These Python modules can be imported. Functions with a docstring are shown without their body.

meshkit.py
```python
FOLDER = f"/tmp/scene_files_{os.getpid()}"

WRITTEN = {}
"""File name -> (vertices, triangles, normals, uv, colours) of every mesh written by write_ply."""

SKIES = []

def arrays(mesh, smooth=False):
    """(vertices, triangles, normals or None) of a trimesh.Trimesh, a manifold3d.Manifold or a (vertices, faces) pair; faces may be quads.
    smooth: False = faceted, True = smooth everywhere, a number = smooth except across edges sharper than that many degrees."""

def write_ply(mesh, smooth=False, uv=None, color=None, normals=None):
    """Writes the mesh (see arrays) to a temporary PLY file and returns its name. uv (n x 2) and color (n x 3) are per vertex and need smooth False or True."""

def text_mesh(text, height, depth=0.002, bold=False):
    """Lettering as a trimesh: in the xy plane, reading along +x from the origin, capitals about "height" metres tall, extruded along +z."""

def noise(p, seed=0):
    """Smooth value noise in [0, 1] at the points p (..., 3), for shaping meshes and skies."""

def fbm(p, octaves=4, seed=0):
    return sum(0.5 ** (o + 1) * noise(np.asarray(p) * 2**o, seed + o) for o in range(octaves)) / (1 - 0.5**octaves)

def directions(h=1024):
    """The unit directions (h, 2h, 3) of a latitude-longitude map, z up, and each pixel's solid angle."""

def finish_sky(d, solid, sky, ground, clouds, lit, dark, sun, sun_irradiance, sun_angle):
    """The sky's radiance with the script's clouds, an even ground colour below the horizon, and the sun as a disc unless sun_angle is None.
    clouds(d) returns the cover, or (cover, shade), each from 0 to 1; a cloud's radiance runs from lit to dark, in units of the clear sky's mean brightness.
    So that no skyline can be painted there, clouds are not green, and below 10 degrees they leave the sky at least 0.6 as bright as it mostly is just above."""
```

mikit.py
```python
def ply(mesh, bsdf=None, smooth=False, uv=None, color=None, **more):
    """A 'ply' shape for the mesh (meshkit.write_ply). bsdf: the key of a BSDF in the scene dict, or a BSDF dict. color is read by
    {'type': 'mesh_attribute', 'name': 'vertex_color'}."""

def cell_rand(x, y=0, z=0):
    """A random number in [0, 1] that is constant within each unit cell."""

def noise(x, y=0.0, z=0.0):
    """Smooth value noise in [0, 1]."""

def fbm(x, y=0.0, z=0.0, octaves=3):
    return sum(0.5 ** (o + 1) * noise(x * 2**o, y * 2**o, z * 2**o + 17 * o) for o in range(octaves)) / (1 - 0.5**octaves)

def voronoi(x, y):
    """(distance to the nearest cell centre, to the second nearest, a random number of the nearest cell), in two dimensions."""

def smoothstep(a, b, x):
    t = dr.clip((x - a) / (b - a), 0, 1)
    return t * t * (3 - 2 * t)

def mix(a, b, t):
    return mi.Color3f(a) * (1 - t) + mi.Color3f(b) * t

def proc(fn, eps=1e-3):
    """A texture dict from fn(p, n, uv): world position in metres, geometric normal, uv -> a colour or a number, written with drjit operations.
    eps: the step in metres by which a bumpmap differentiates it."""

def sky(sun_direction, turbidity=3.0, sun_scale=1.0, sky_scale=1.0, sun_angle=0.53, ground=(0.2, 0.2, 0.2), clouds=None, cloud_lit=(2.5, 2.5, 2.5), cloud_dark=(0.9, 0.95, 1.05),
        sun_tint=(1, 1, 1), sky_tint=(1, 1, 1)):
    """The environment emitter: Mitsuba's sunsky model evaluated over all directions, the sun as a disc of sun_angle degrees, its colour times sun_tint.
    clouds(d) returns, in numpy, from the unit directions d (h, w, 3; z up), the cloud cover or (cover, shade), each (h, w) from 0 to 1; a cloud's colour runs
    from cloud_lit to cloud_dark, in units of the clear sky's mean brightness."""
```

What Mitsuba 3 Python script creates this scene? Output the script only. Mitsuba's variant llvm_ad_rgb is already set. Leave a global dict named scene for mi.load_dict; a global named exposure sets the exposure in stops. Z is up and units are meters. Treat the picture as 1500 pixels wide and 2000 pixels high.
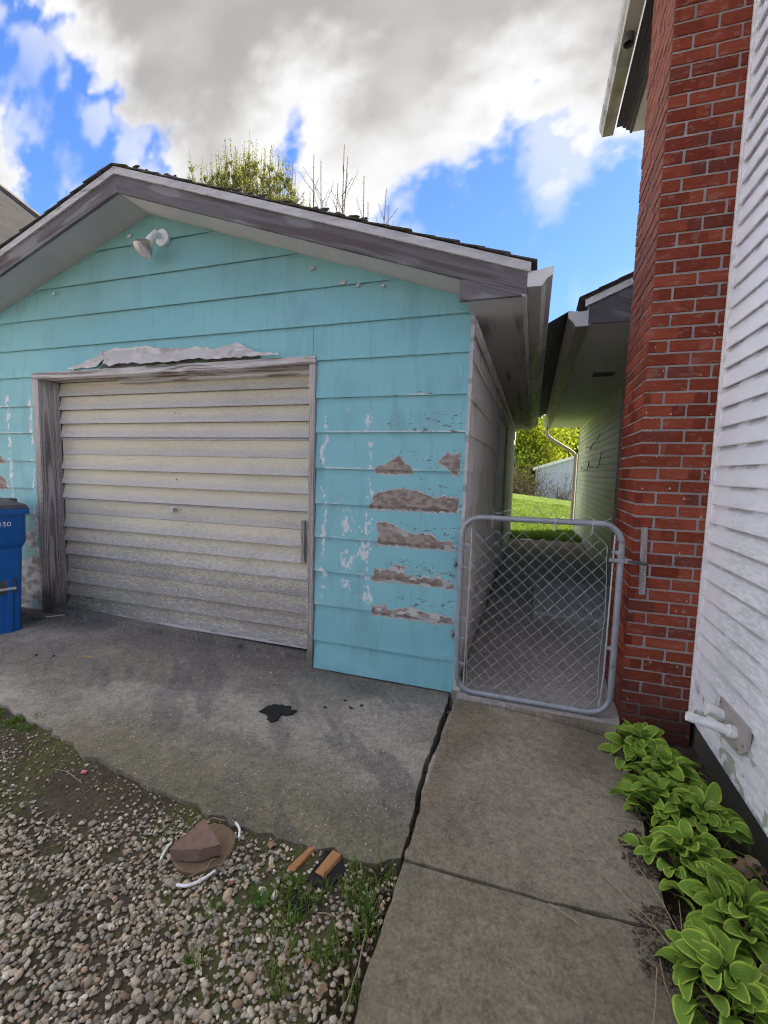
import math, random
import numpy as np, trimesh, drjit as dr, mitsuba as mi
import shapely.geometry as sg, shapely.ops as so
import mikit, meshkit
from mikit import noise, fbm, voronoi, cell_rand, smoothstep, mix, proc
from meshkit import text_mesh
T = mi.ScalarTransform4f
rng = np.random.default_rng(7); random.seed(7)
scene = {'type': 'scene'}; labels = {}

# ------------------------------------------------------------------ camera, sky, exposure
CAM = np.array([0.42630188, -2.83604211, 1.45])
FWD = np.array([-0.31143564, 0.94567663, -0.09329285]); DOWN = np.array([0.0530667, -0.08071439, -0.99532362])
scene['camera'] = {'type': 'perspective', 'fov': 2 * math.degrees(math.atan(750 / 873.85)), 'fov_axis': 'x', 'near_clip': 0.05, 'far_clip': 600.0,
    'to_world': T().look_at(origin=CAM.tolist(), target=(CAM + FWD).tolist(), up=(-DOWN).tolist())}
exposure = 3.0
SUN = (0.75, 0.55, 0.78)

def seg_dist(u, v, poly):
    # signed distance to a polygon, negative inside
    best = np.full(u.shape, 9.0); inside = np.zeros(u.shape, bool); n = len(poly)
    for i in range(n):
        (x0, y0), (x1, y1) = poly[i], poly[(i + 1) % n]
        dx, dy = x1 - x0, y1 - y0
        t = np.clip(((u - x0) * dx + (v - y0) * dy) / (dx * dx + dy * dy + 1e-12), 0, 1)
        best = np.minimum(best, np.hypot(u - x0 - t * dx, v - y0 - t * dy))
        c = ((y0 > v) != (y1 > v)) & (u < dx * (v - y0) / (dy + 1e-12 * (dy == 0)) + x0)
        inside ^= c
    return np.where(inside, -best, best)

def sstep(a, b, x):
    t = np.clip((x - a) / (b - a), 0, 1); return t * t * (3 - 2 * t)

# openings of blue sky, as slopes (x/y, z/y) of the direction: the gaps of the big cloud bank over the garage
BLUE = [[(-2.2, 1.36), (-1.62, 1.4), (-1.40, 1.27), (-1.28, 1.13), (-1.17, 1.0), (-1.08, .86), (-1.0, .80), (-1.12, .72), (-1.30, .72), (-1.5, .62), (-1.48, .86), (-1.58, 1.02), (-1.72, 1.18), (-2.2, 1.2)],
        [(-.62, .76), (-.57, .81), (-.565, .75), (-.57, .70), (-.52, .62), (-.45, .55), (-.6, .45)],
        [(-.36, .52), (-.315, .62), (-.25, .64), (-.19, .66), (-.12, .68), (-.09, .74), (-.06, .69), (-.01, .655), (.06, .60), (.15, .62), (.3, .6), (.3, .2), (-.1, .2), (-.3, .3), (-.5, .42)]]
WISPS = [[(-.02, .58), (.03, .62), (.06, .58), (.0, .50)], [(-.99, .80), (-1.0, .74), (-1.1, .72), (-1.2, .78)]]

def clouds(d):
    z = np.maximum(d[..., 2], 0.06)
    q = np.stack([d[..., 0] / (z + .25), d[..., 1] / (z + .25), 0 * z], -1)
    a = meshkit.fbm(q * 2.1 + 11.3, 5, 3)
    cover = sstep(.40, .60, a + .04); shade = .5 * sstep(.42, .66, meshkit.fbm(q * 1.7 + 4, 4, 9) * .6 + a * .45)  # clouds out of view left brighter, to fill the shaded walls
    y = np.maximum(d[..., 1], 1e-3); u, v = d[..., 0] / y, d[..., 2] / y
    w = sstep(.28, .45, d[..., 1]) * sstep(2.6, 1.6, v) * sstep(2.2, 1.7, np.abs(u + .4)) * (d[..., 2] > 0)
    s = np.stack([u * 1.2, v * 1.7, 0 * u], -1)
    wob = (meshkit.fbm(s * 5.0 + 2.7, 6, 5) - .5) * .24 + (meshkit.fbm(s * 17 + 1.7, 6, 8) - .5) * .19
    dist = np.min([seg_dist(u, v, p) for p in BLUE], 0)
    c = sstep(-.035, .045, dist + wob * .95)
    thin = sstep(.44, .66, meshkit.fbm(s * np.array([7.0, 5.0, 1]) + 8, 6, 2)) * .75
    puff = np.max([sstep(.03, -.04, seg_dist(u, v, p) + wob * .7) for p in WISPS], 0)
    c = np.maximum(c, np.maximum(puff * thin, thin * sstep(-.24, .0, dist) * .8))
    sh = sstep(.0, .20, dist + wob * .7 + (meshkit.fbm(s * 3.1 + 5, 4, 4) - .5) * .22) * sstep(.50, .92, v + .22 * (meshkit.fbm(s * 2.3 + 1, 4, 6) - .5) + .18 * sstep(-.3, .15, u))
    lowband = .35 * sstep(.1, .3, dist + wob) * sstep(.45, .6, meshkit.fbm(s * 4 + 3, 4, 7))
    sh = np.maximum(sh, lowband) + (meshkit.fbm(s * 5.5 + 9, 5, 12) - .5) * .55
    sh = .57 + .40 * np.clip(sh, 0, 1.1)   # seen against the sun, their undersides are grey
    return cover * (1 - w) + c * w, shade * (1 - w) + sh * w

scene['sky'] = mikit.sky(SUN, turbidity=2.6, sun_scale=1.4, clouds=clouds, cloud_lit=(2.85, 2.85, 2.9), cloud_dark=(.80, .785, .76), sky_tint=(.60, .77, 1.15), ground=(.2, .2, .17))

# ------------------------------------------------------------------ helpers
used = {}
def key(name, parent=None):
    base = (parent + '__' if parent else '') + name
    n = used.get(base, -1) + 1; used[base] = n
    return base if n == 0 else f'{base}_{n:03d}'

def put(name, mesh, mat, parent=None, smooth=False, label=None, cat=None, group=None, kind=None, color=None, uv=None, shape=None, to_world=None):
    k = key(name, parent)
    s = dict(shape) if shape is not None else mikit.ply(mesh, mat, smooth=smooth, color=color, uv=uv)
    if to_world is not None: s['to_world'] = to_world
    scene[k] = s
    tag(k, label, cat, group, kind)
    return k

def tag(k, label=None, cat=None, group=None, kind=None):
    L = {}
    if label: L['label'] = label
    if cat: L['category'] = cat
    if group: L['group'] = group
    if kind: L['kind'] = kind
    if L: labels[k] = L

def thing(name, label, cat, group=None):
    k = key(name); tag(k, label, cat, group); return k

def box(x0, x1, y0, y1, z0, z1):
    m = trimesh.creation.box((x1 - x0, y1 - y0, z1 - z0)); m.apply_translation(((x0 + x1) / 2, (y0 + y1) / 2, (z0 + z1) / 2)); return m

def bevel(x0, x1, y0, y1, z0, z1, b=.003, jit=0.0):
    p = []
    for sx in (0, 1):
        for sy in (0, 1):
            for sz in (0, 1):
                c = np.array([(x0, x1)[sx], (y0, y1)[sy], (z0, z1)[sz]]); i = np.array([1 - 2 * sx, 1 - 2 * sy, 1 - 2 * sz]) * b
                c = c + rng.uniform(-jit, jit, 3)
                for a in range(3):
                    e = i.copy(); e[a] = 0; p.append(c + e)
    return trimesh.convex.convex_hull(np.array(p))

def tube(pts, r, sides=8, cap=True):
    p = np.asarray(pts, float); n = len(p); r = np.broadcast_to(np.asarray(r, float), (n,))
    t = np.zeros_like(p); t[1:-1] = p[2:] - p[:-2]; t[0] = p[1] - p[0]; t[-1] = p[-1] - p[-2]
    t /= np.linalg.norm(t, axis=1, keepdims=True) + 1e-12
    a = np.cross(t[0], [0, 0, 1.0]); a = a if np.linalg.norm(a) > .1 else np.cross(t[0], [1.0, 0, 0])
    rows = []
    ang = np.arange(sides) * 2 * np.pi / sides
    for i in range(n):
        a = a - t[i] * (a @ t[i]); a /= np.linalg.norm(a) + 1e-12; b = np.cross(t[i], a)
        rows.append(p[i] + r[i] * (np.cos(ang)[:, None] * a + np.sin(ang)[:, None] * b))
    v = np.vstack(rows); f = []
    for i in range(n - 1):
        for j in range(sides):
            k = (j + 1) % sides; f += [[i * sides + j, i * sides + k, (i + 1) * sides + k], [i * sides + j, (i + 1) * sides + k, (i + 1) * sides + j]]
    if cap:
        c0, c1 = len(v), len(v) + 1; v = np.vstack([v, p[0], p[-1]])
        for j in range(sides):
            k = (j + 1) % sides; f += [[c0, k, j], [c1, (n - 1) * sides + j, (n - 1) * sides + k]]
    return trimesh.Trimesh(v, np.array(f), process=False)

def smooth_path(pts, n=6):
    p = np.asarray(pts, float); q = np.vstack([2 * p[0] - p[1], p, 2 * p[-1] - p[-2]]); out = []
    for i in range(1, len(q) - 2):
        for t in np.arange(n) / n:
            out.append(.5 * (2 * q[i] + (q[i + 1] - q[i - 1]) * t + (2 * q[i - 1] - 5 * q[i] + 4 * q[i + 1] - q[i + 2]) * t * t + (-q[i - 1] + 3 * q[i] - 3 * q[i + 1] + q[i + 2]) * t ** 3))
    return np.array(out + [p[-1]])

def cat(ms): return trimesh.util.concatenate(ms)
def rough_ring(pts, step=.02, amp=.006, seed=0, closed=True):
    p = [np.array(q, float) for q in pts]; out = []; r = np.random.default_rng(seed)
    for i in range(len(p) if closed else len(p) - 1):
        a, b = p[i], p[(i + 1) % len(p)]; n = max(1, int(np.linalg.norm(b - a) / step))
        for j in range(n): out.append(a + (b - a) * j / n + r.normal(0, amp, 2) * (1 if j else .4))
    if not closed: out.append(p[-1])
    return out

def extrude(poly, t):
    polys = [g for g in getattr(poly, 'geoms', [poly]) if g.geom_type == 'Polygon' and g.area > 1e-6]
    return cat([trimesh.creation.extrude_polygon(g.buffer(0) if not g.is_valid else g, t, engine='earcut') for g in polys])

def plate_xz(poly, y_front, t):
    # polygon in (x, z); front face looks to -y at y_front
    m = extrude(poly, t); v = m.vertices.copy()
    m.vertices = np.stack([v[:, 0], y_front + t - v[:, 2], v[:, 1]], -1); return m   # keeps orientation

def prism_y(profile, y0, y1):
    m = extrude(sg.Polygon(profile), y1 - y0); v = m.vertices.copy()
    m.vertices = np.stack([v[:, 0], y1 - v[:, 2], v[:, 1]], -1); return m

def prism_x(profile, x0, x1):
    m = extrude(sg.Polygon(profile), x1 - x0); v = m.vertices.copy()
    m.vertices = np.stack([x0 + v[:, 2], v[:, 0], v[:, 1]], -1); return m

def uv_xz(m, z0): return np.stack([m.vertices[:, 0], m.vertices[:, 2] - z0], -1)
def uv_yz(m, z0): return np.stack([m.vertices[:, 1], m.vertices[:, 2] - z0], -1)
def vcol(m, c, j=0.0):
    c = np.asarray(c, float) * (1 + rng.uniform(-j, j)); return np.tile(np.clip(c, 0, 1), (len(m.vertices), 1))
def rot(ax, deg): return trimesh.transformations.rotation_matrix(math.radians(deg), ax)

# ------------------------------------------------------------------ materials
def pr(base, rough=.7, **k):
    return {'type': 'principled', 'base_color': base if isinstance(base, dict) else {'type': 'rgb', 'value': list(base)}, 'roughness': rough, 'specular': k.pop('specular', .35), **k}
def two(b): return {'type': 'twosided', 'bsdf': b}
def bump(b, fn, scale=1.0, eps=1e-3): return {'type': 'bumpmap', 'scale': scale, 'arbitrary': proc(fn, eps), 'bsdf': b}
def mat(name, b): scene['mat_' + name] = b if b['type'] in ('twosided', 'dielectric') else two(b)
def vmat(): return {'type': 'mesh_attribute', 'name': 'vertex_color'}
S = smoothstep

def teal_fn(p, n, uv):
    x, z, v = p.x, p.z, uv.y
    big = fbm(x * 1.3, z * 1.6, 3.0)
    c = mix((.17, .398, .448), (.20, .437, .48), S(.35, .65, big))
    upper_tone = S(2.15, 3.2, z + .5 * (fbm(x * 2.0, z * 3.0, 9.0) - .5))  # greener and darker towards the gable top
    c = mix(c, (.165, .325, .31), upper_tone * .9)
    c = mix(c, (.13, .22, .25), S(.55, .8, fbm(x * 9.0, z * 4.0, 1.0)) * .22)
    # fine streaks of dirt
    c = mix(c, (.10, .17, .17), S(.62, .8, fbm(x * 40.0, z * 5.0, 5.0)) * .14)
    # paint rubbed to white in vertical bands where the door frame used to be taped
    mid = S(.5, .58, z) * S(1.93, 1.85, z)
    g = noise(z * 3.1, 7.0) * .03
    g2 = .05 * (noise(z * 9.0, x * 3.0, 17.0) - .5)
    cols = dr.exp(-dr.square((x + .94 + g + g2) / .022)) + dr.exp(-dr.square((x + .62 - g + g2) / .035)) + .35 * dr.exp(-dr.square((x + .78) / .05)) + .35 * dr.exp(-dr.square((x + .7) / .12)) * S(1.3, 1.0, z)
    cols = cols * mid + (dr.exp(-dr.square((x + 4.1) / .025)) + dr.exp(-dr.square((x + 3.81) / .02))) * S(2.1, 2.0, z)
    f = fbm(x * 70.0, z * 34.0, 2.0, octaves=4); f2 = fbm(x * 9.0, z * 14.0, 4.0)
    sc = S(.50, .56, f * .55 + f2 * .45 - .17 * (1 - dr.minimum(cols, 1))) * S(.25, .5, cols)
    # flaking along the lower lips
    lip = S(.016, .004, v + .012 * (fbm(x * 30.0, z * 2.0, 8.0) - .5)) * S(.47, .6, fbm(x * 7.0, dr.floor(z * 4.1), 6.0)) * S(.35, .6, z) * S(2.1, 1.9, z)
    low = S(-3.70, -3.78, x) * S(1.1, .85, z + .3 * (fbm(x * 6.0, z * 6.0, 2.5) - .5)) * S(.40, .48, fbm(x * 8.0, z * 8.0, 12.0))
    c = mix(c, (.52, .55, .58), dr.clip(sc + lip * .8, 0, 1)); c = mix(c, mix((.40, .42, .47), (.20, .22, .24), S(.45, .7, fbm(x * 14.0, z * 20.0, 31.0))), dr.clip(low, 0, 1))
    fl = S(.69, .72, fbm(x * 45.0, z * 120.0, 21.0)) * S(.62, .5, v / .24) * S(-.62, -.3, x) * S(2.0, 1.8, z) * S(.45, .6, z)
    return mix(c, (.12, .12, .11), fl * .85)
mat('teal', bump(pr(proc(teal_fn), .62), lambda p, n, uv: fbm(p.x * 60.0, p.z * 160.0, p.y * 60.0) * .0006 + .002 * fbm(p.x * 5.0, p.z * 3.0), 1.0))

def core_fn(p, n, uv):
    a = fbm(p.x * 30.0, p.z * 50.0, 1.0, octaves=4)
    c = mix((.19, .145, .125), (.31, .26, .235), S(.3, .7, a))
    return mix(c, (.45, .45, .44), S(.56, .62, fbm(p.x * 14.0, p.z * 30.0, 7.0)) * S(1.15, .95, p.z))
mat('core', bump(pr(proc(core_fn), .9), lambda p, n, uv: fbm(p.x * 60.0, p.z * 90.0, 3.0, octaves=4) * .006))

def side_fn(p, n, uv):
    c = mix((.72, .69, .655), (.80, .77, .735), fbm(p.y * 1.5, p.z * 3.0, 2.0))
    c = mix(c, (.20, .21, .17), S(.55, .8, fbm(p.y * 6.0, p.z * 3.0, 6.0)) * .3)
    return mix(c, (.13, .13, .11), S(.30, .06, p.z + .2 * (fbm(p.y * 6.0, p.z * 9.0) - .5)) * .5)
mat('side', pr(proc(side_fn), .65))
mat('primer', pr(proc(lambda p, n, uv: mix((.30, .29, .285), (.50, .50, .50), fbm(p.x * 40.0, p.z * 60.0, 4.0))), .85))

def wood(cross, along, dark, light, k=90.0):
    w = fbm(along * 1.2, cross * 9.0, 4.0) * .9
    r = .5 + .5 * dr.sin(k * cross + 26.0 * w + 3.0 * fbm(along * 4.0, cross * 30.0, 2.0))
    fine = fbm(along * 5.0, cross * 230.0, 1.0)
    return S(.25, .9, r * .62 + fine * .5), fine
def fascia_fn(p, n, uv):
    cr = p.z + p.x * .342 * dr.select(p.x > -2.43, 1.0, -1.0)
    g, fi = wood(cr, p.x, 0, 0, 55.0)
    c = mix((.075, .068, .074), (.170, .156, .165), fi * .8 + .12 * g)
    c = mix(c, (.075, .06, .06), S(.64, .78, fbm(p.x * 1.6, cr * 26.0, 8.0)) * .8)
    return mix(c, (.34, .34, .37), S(.60, .72, fbm(p.x * 3.0, cr * 12.0, 3.0)) * .3)
mat('fascia', bump(pr(proc(fascia_fn), .85), lambda p, n, uv: fbm(p.x * 6.0, (p.z + p.x * .342 * dr.select(p.x > -2.43, 1.0, -1.0)) * 190.0, 1.0) * .002))
def jamb_fn(p, n, uv):
    cc = p.y + .9 * (p.x - dr.select(p.x < -3.0, -3.70, -1.03)); yc = .06 + .03 * (noise(p.z * 1.7, 3.0) - .5)
    ph = 26.0 * dr.square((cc - yc) * 11.0) + p.z * 9.0 + 5.0 * fbm(p.z * 2.2, cc * 14.0, 4.0)
    g = S(-.2, .9, dr.sin(ph)); fi = fbm(p.z * 5.0, (p.y + .3 * p.x) * 230.0, 1.0)
    c = mix((.13, .11, .105), (.40, .365, .36), S(.1, .75, g * .55 + fi * .6))
    c = mix(c, (.50, .46, .45), S(.5, .7, fbm(p.y * 30.0, p.z * 3.0, 5.0)) * .3)
    c = mix(c, (.5, .48, .46), S(1.55, 2.1, p.z) * .45)
    return mix(c, (.035, .035, .03), S(.50, .1, p.z + .45 * (fbm(p.z * 5.0, p.y * 40.0, 2.0) - .5)) * .85 * S(-3., -3.3, p.x) + S(.35, .05, p.z) * .6 * S(-3.3, -3., p.x))
mat('jamb', bump(pr(proc(jamb_fn), .9), lambda p, n, uv: fbm(p.z * 6.0, (p.y + .3 * p.x) * 260.0, 1.0) * .0025))
def head_fn(p, n, uv):
    g, fi = wood(p.z + .4 * p.y, p.x, 0, 0, 120.0)
    c = mix((.20, .17, .16), (.45, .43, .42), S(.2, .7, g * .5 + fi * .5))
    return mix(c, (.60, .60, .60), S(.47, .6, fbm(p.x * 3.0, p.z * 40.0, 5.0)) * .6 * S(-3.4, -2.6, p.x))
mat('header', bump(pr(proc(head_fn), .9), lambda p, n, uv: fbm(p.x * 6.0, p.z * 230.0, 1.0) * .002))

def flap_fn(p, n, uv):
    c = mix((.36, .345, .345), (.52, .50, .50), fbm(p.x * 7.0, p.z * 16.0, 2.0, octaves=4))
    c = mix(c, (.22, .15, .11), S(.6, .8, fbm(p.x * 16.0, p.z * 22.0, 6.0)) * .3)
    return mix(c, (.62, .61, .60), S(.55, .65, fbm(p.x * 5.0, p.z * 25.0, 9.0)) * .5)
mat('flap', bump(pr(proc(flap_fn), .9), lambda p, n, uv: fbm(p.x * 20.0, p.z * 60.0, 3.0, octaves=4) * .008))

def door_fn(p, n, uv):
    x, z, v = p.x, p.z, uv.y
    c = mix((.50, .455, .345), (.565, .525, .41), fbm(x * 2.0, z * 6.0, 3.0))
    c = mix(c, (.43, .425, .43), S(.085, .03, v + .03 * (fbm(x * 5.0, z * 10.0, 7.0) - .5)) * .75)
    gr = fbm(x * 55.0, z * 170.0, 5.0, octaves=4); blot = fbm(x * 2.2, z * 3.0, 11.0)
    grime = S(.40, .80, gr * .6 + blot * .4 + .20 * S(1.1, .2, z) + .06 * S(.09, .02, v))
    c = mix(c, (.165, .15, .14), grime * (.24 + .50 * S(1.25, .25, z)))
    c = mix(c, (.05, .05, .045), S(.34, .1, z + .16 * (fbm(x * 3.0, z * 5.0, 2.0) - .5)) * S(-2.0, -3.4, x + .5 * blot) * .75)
    return mix(c, (.58, .57, .56), S(.50, .80, fbm(x * 26.0, z * 90.0, 15.0)) * .25 * S(1.6, .6, z))
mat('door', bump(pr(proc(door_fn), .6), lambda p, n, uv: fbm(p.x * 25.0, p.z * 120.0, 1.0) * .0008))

def conc_fn(p, n, uv):
    x, y = p.x, p.y
    walk = S(.005, .03, x - .02)
    ap = mix((.17, .155, .136), (.28, .256, .228), S(.3, .7, fbm(x * 1.6, y * 2.6, 2.0, octaves=4)))
    wk = mix((.150, .130, .098), (.245, .212, .165), S(.3, .7, fbm(x * 2.6, y * 1.9, 5.0, octaves=4)))
    wk = mix(wk, (.25, .19, .13), S(.5, .75, fbm(x * 3.0 + 7, y * 3.0, 9.0)) * .5 * S(.5, .1, x))
    wk = mix(wk, (.12, .11, .07), S(-1.0, -1.5, y) * .45)
    ps = mix((.25, .235, .22), (.37, .345, .32), fbm(x * 3.0, y * 2.0, 1.0)); ps = mix(ps, (.27, .225, .165), S(3.8, 5.6, y + .8 * (fbm(x * 3.0, y * 2.0, 4.0) - .5)))
    pas = S(-.11, -.09, y) * walk
    c = mix(mix(ap, wk, walk), ps, pas)
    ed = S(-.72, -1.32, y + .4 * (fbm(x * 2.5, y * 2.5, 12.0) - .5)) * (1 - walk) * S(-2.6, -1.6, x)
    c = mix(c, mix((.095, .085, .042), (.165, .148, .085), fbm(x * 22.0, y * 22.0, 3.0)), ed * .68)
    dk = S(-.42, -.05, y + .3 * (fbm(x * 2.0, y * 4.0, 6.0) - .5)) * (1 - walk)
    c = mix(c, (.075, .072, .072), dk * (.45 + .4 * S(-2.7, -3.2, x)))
    st = S(.55, .72, fbm((x - y) * 1.3, (x + y) * 5.0, 14.0)) * (1 - walk)
    c = mix(c, (.095, .09, .09), st * .5)
    grain = fbm(x * 120.0, y * 120.0, 3.0) * .6 + fbm(x * 34.0, y * 34.0, 8.0) * .4; c = c * (.40 + 1.2 * grain) * (1 + (1 - walk) * .32 * (fbm(x * 8.0, y * 8.0, 21.0, octaves=4) - .5))
    c = mix(c, (.46, .46, .48), S(.09, .11, p.z) * S(1.5, 1.6, y) * .6)
    d1, d2, r = voronoi(x * 75.0, y * 75.0)
    c = mix(c, (.42, .40, .37), S(.26, .10, d1) * S(.80, .95, r) * (.25 + .45 * (1 - walk))); c = mix(c, (.035, .033, .03), S(.3, .15, d1) * S(.18, .06, r) * (.55 - .38 * walk))
    e1, e2, r2 = voronoi(x * 22.0, y * 22.0)
    c = mix(c, (.5, .48, .46), S(.11, .05, e1) * S(.86, .92, r2) * .8 * (1 - walk))
    return c
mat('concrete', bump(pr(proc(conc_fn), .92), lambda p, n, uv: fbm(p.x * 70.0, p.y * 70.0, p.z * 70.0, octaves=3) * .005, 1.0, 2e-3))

def brick_fn(p, n, uv):
    k = dr.floor((p.z - .062) / .0685); r = cell_rand(k, dr.floor((p.x * 4.9 + p.y * 4.9) + .5 * k), 3)
    c = mix((.125, .024, .015), (.285, .068, .038), r * .75 + .25 * fbm(p.x * 4.0, p.z * 4.0, p.y * 4.0)); c = mix(c, (.10, .035, .028), S(.86, .9, cell_rand(k, dr.floor(p.x * 4.9 + p.y * 4.9 + .5 * k), 9)) * .6)
    st = fbm(p.x * 30.0, p.z * 260.0, p.y * 30.0); c = c * (.72 + .56 * st)
    c = mix(c, (.30, .17, .14), S(.62, .75, fbm(p.x * 30.0, p.z * 60.0, p.y * 30.0)) * .35)
    c = mix(c, (.36, .23, .20), S(1.9, 3.0, p.z) * S(.995, .985, p.x) * .35)
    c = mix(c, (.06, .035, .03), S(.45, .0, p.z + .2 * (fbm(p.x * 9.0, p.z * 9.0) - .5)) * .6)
    d1, d2, q = voronoi(p.x * 42.0, p.z * 22.0 + 3)
    return mix(c, (.7, .66, .62), S(.15, .08, d1 + .12 * (fbm(p.x * 160.0, p.z * 120.0, 2.0) - .4)) * S(.945, .96, q + .05 * S(1.12, 1.35, p.x)) * S(2.6, 1.7, p.z))
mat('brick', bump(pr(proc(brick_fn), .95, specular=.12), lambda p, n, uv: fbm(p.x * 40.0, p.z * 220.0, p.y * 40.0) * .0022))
mat('mortar', bump(pr(proc(lambda p, n, uv: mix(mix((.235, .21, .20), (.38, .345, .33), fbm(p.x * 12.0, p.y * 12.0, p.z * 12.0)), (.10, .095, .08), S(.35, .0, p.z))), .95), lambda p, n, uv: fbm(p.x * 120.0, p.y * 120.0, p.z * 120.0) * .003))

def vinyl_fn(p, n, uv):
    y, z, v = p.y, p.z, uv.y
    c = mix((.75, .775, .84), (.80, .825, .88), fbm(y * 2.0, z * 2.0, 1.0))
    wing = S(.9, 1.1, y)
    al = S(.52, .72, fbm(y * 2.6, z * 3.5, 3.0) * .40 + fbm(y * 26.0, z * 120.0, 7.0, octaves=4) * .60 + .10 * S(1.4, .1, z) * S(-.12, -.5, y) - .10 * S(1.6, 2.4, z) + .05 * S(.05, .0, v))
    c = mix(c, (.31, .315, .29), al * .30 * (1 - wing) * S(1.9, .7, z) * S(-.12, -.36, y))
    c = mix(c, (.21, .25, .15), S(.62, .72, fbm(y * 14.0, z * 24.0, 17.0)) * S(.5, .2, z) * .7 * (1 - wing))
    c = mix(c, (.20, .20, .20), S(.070, .092, v) * S(.38, .62, fbm(y * 7.0, z * 3.0, 23.0)) * .5 * (1 - wing))  # broken dark line under each lap: grime plus painted-in lip shade
    wn = mix((.42, .45, .34), (.58, .60, .50), fbm(y * 1.5, z * 2.5, 5.0)); wn = mix(wn, (.30, .35, .17), S(.05, .0, v) * .45 + S(.7, .1, z) * .35)  # green of algae and of lawn bounce put into the colour
    return mix(c, wn, wing)
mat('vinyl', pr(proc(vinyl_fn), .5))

def gutter_fn(p, n, uv):
    c = mix((.52, .52, .52), (.60, .60, .59), fbm(p.x * 9.0, p.y * 1.5, p.z * 9.0))
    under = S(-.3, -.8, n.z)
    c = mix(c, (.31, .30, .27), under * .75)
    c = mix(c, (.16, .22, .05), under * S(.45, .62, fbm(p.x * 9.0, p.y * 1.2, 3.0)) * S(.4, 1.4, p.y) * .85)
    st = S(.52, .74, fbm(p.x * 4.0, p.y * 9.0, p.z * 2.0))
    c = mix(c, (.12, .115, .10), st * .45 * S(-.1, .5, p.y))
    c = mix(c, mix((.15, .148, .145), (.24, .235, .225), fbm(p.x * 9.0, p.y * 2.0, p.z * 9.0)), S(.55, .6, p.x) * S(3.5, 3.4, p.z) * S(1.03, 1.05, p.y) * .85)  # wing gutter darkened: dirt plus shade put into the colour
    return c
mat('gutter', pr(proc(gutter_fn), .55))
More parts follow.
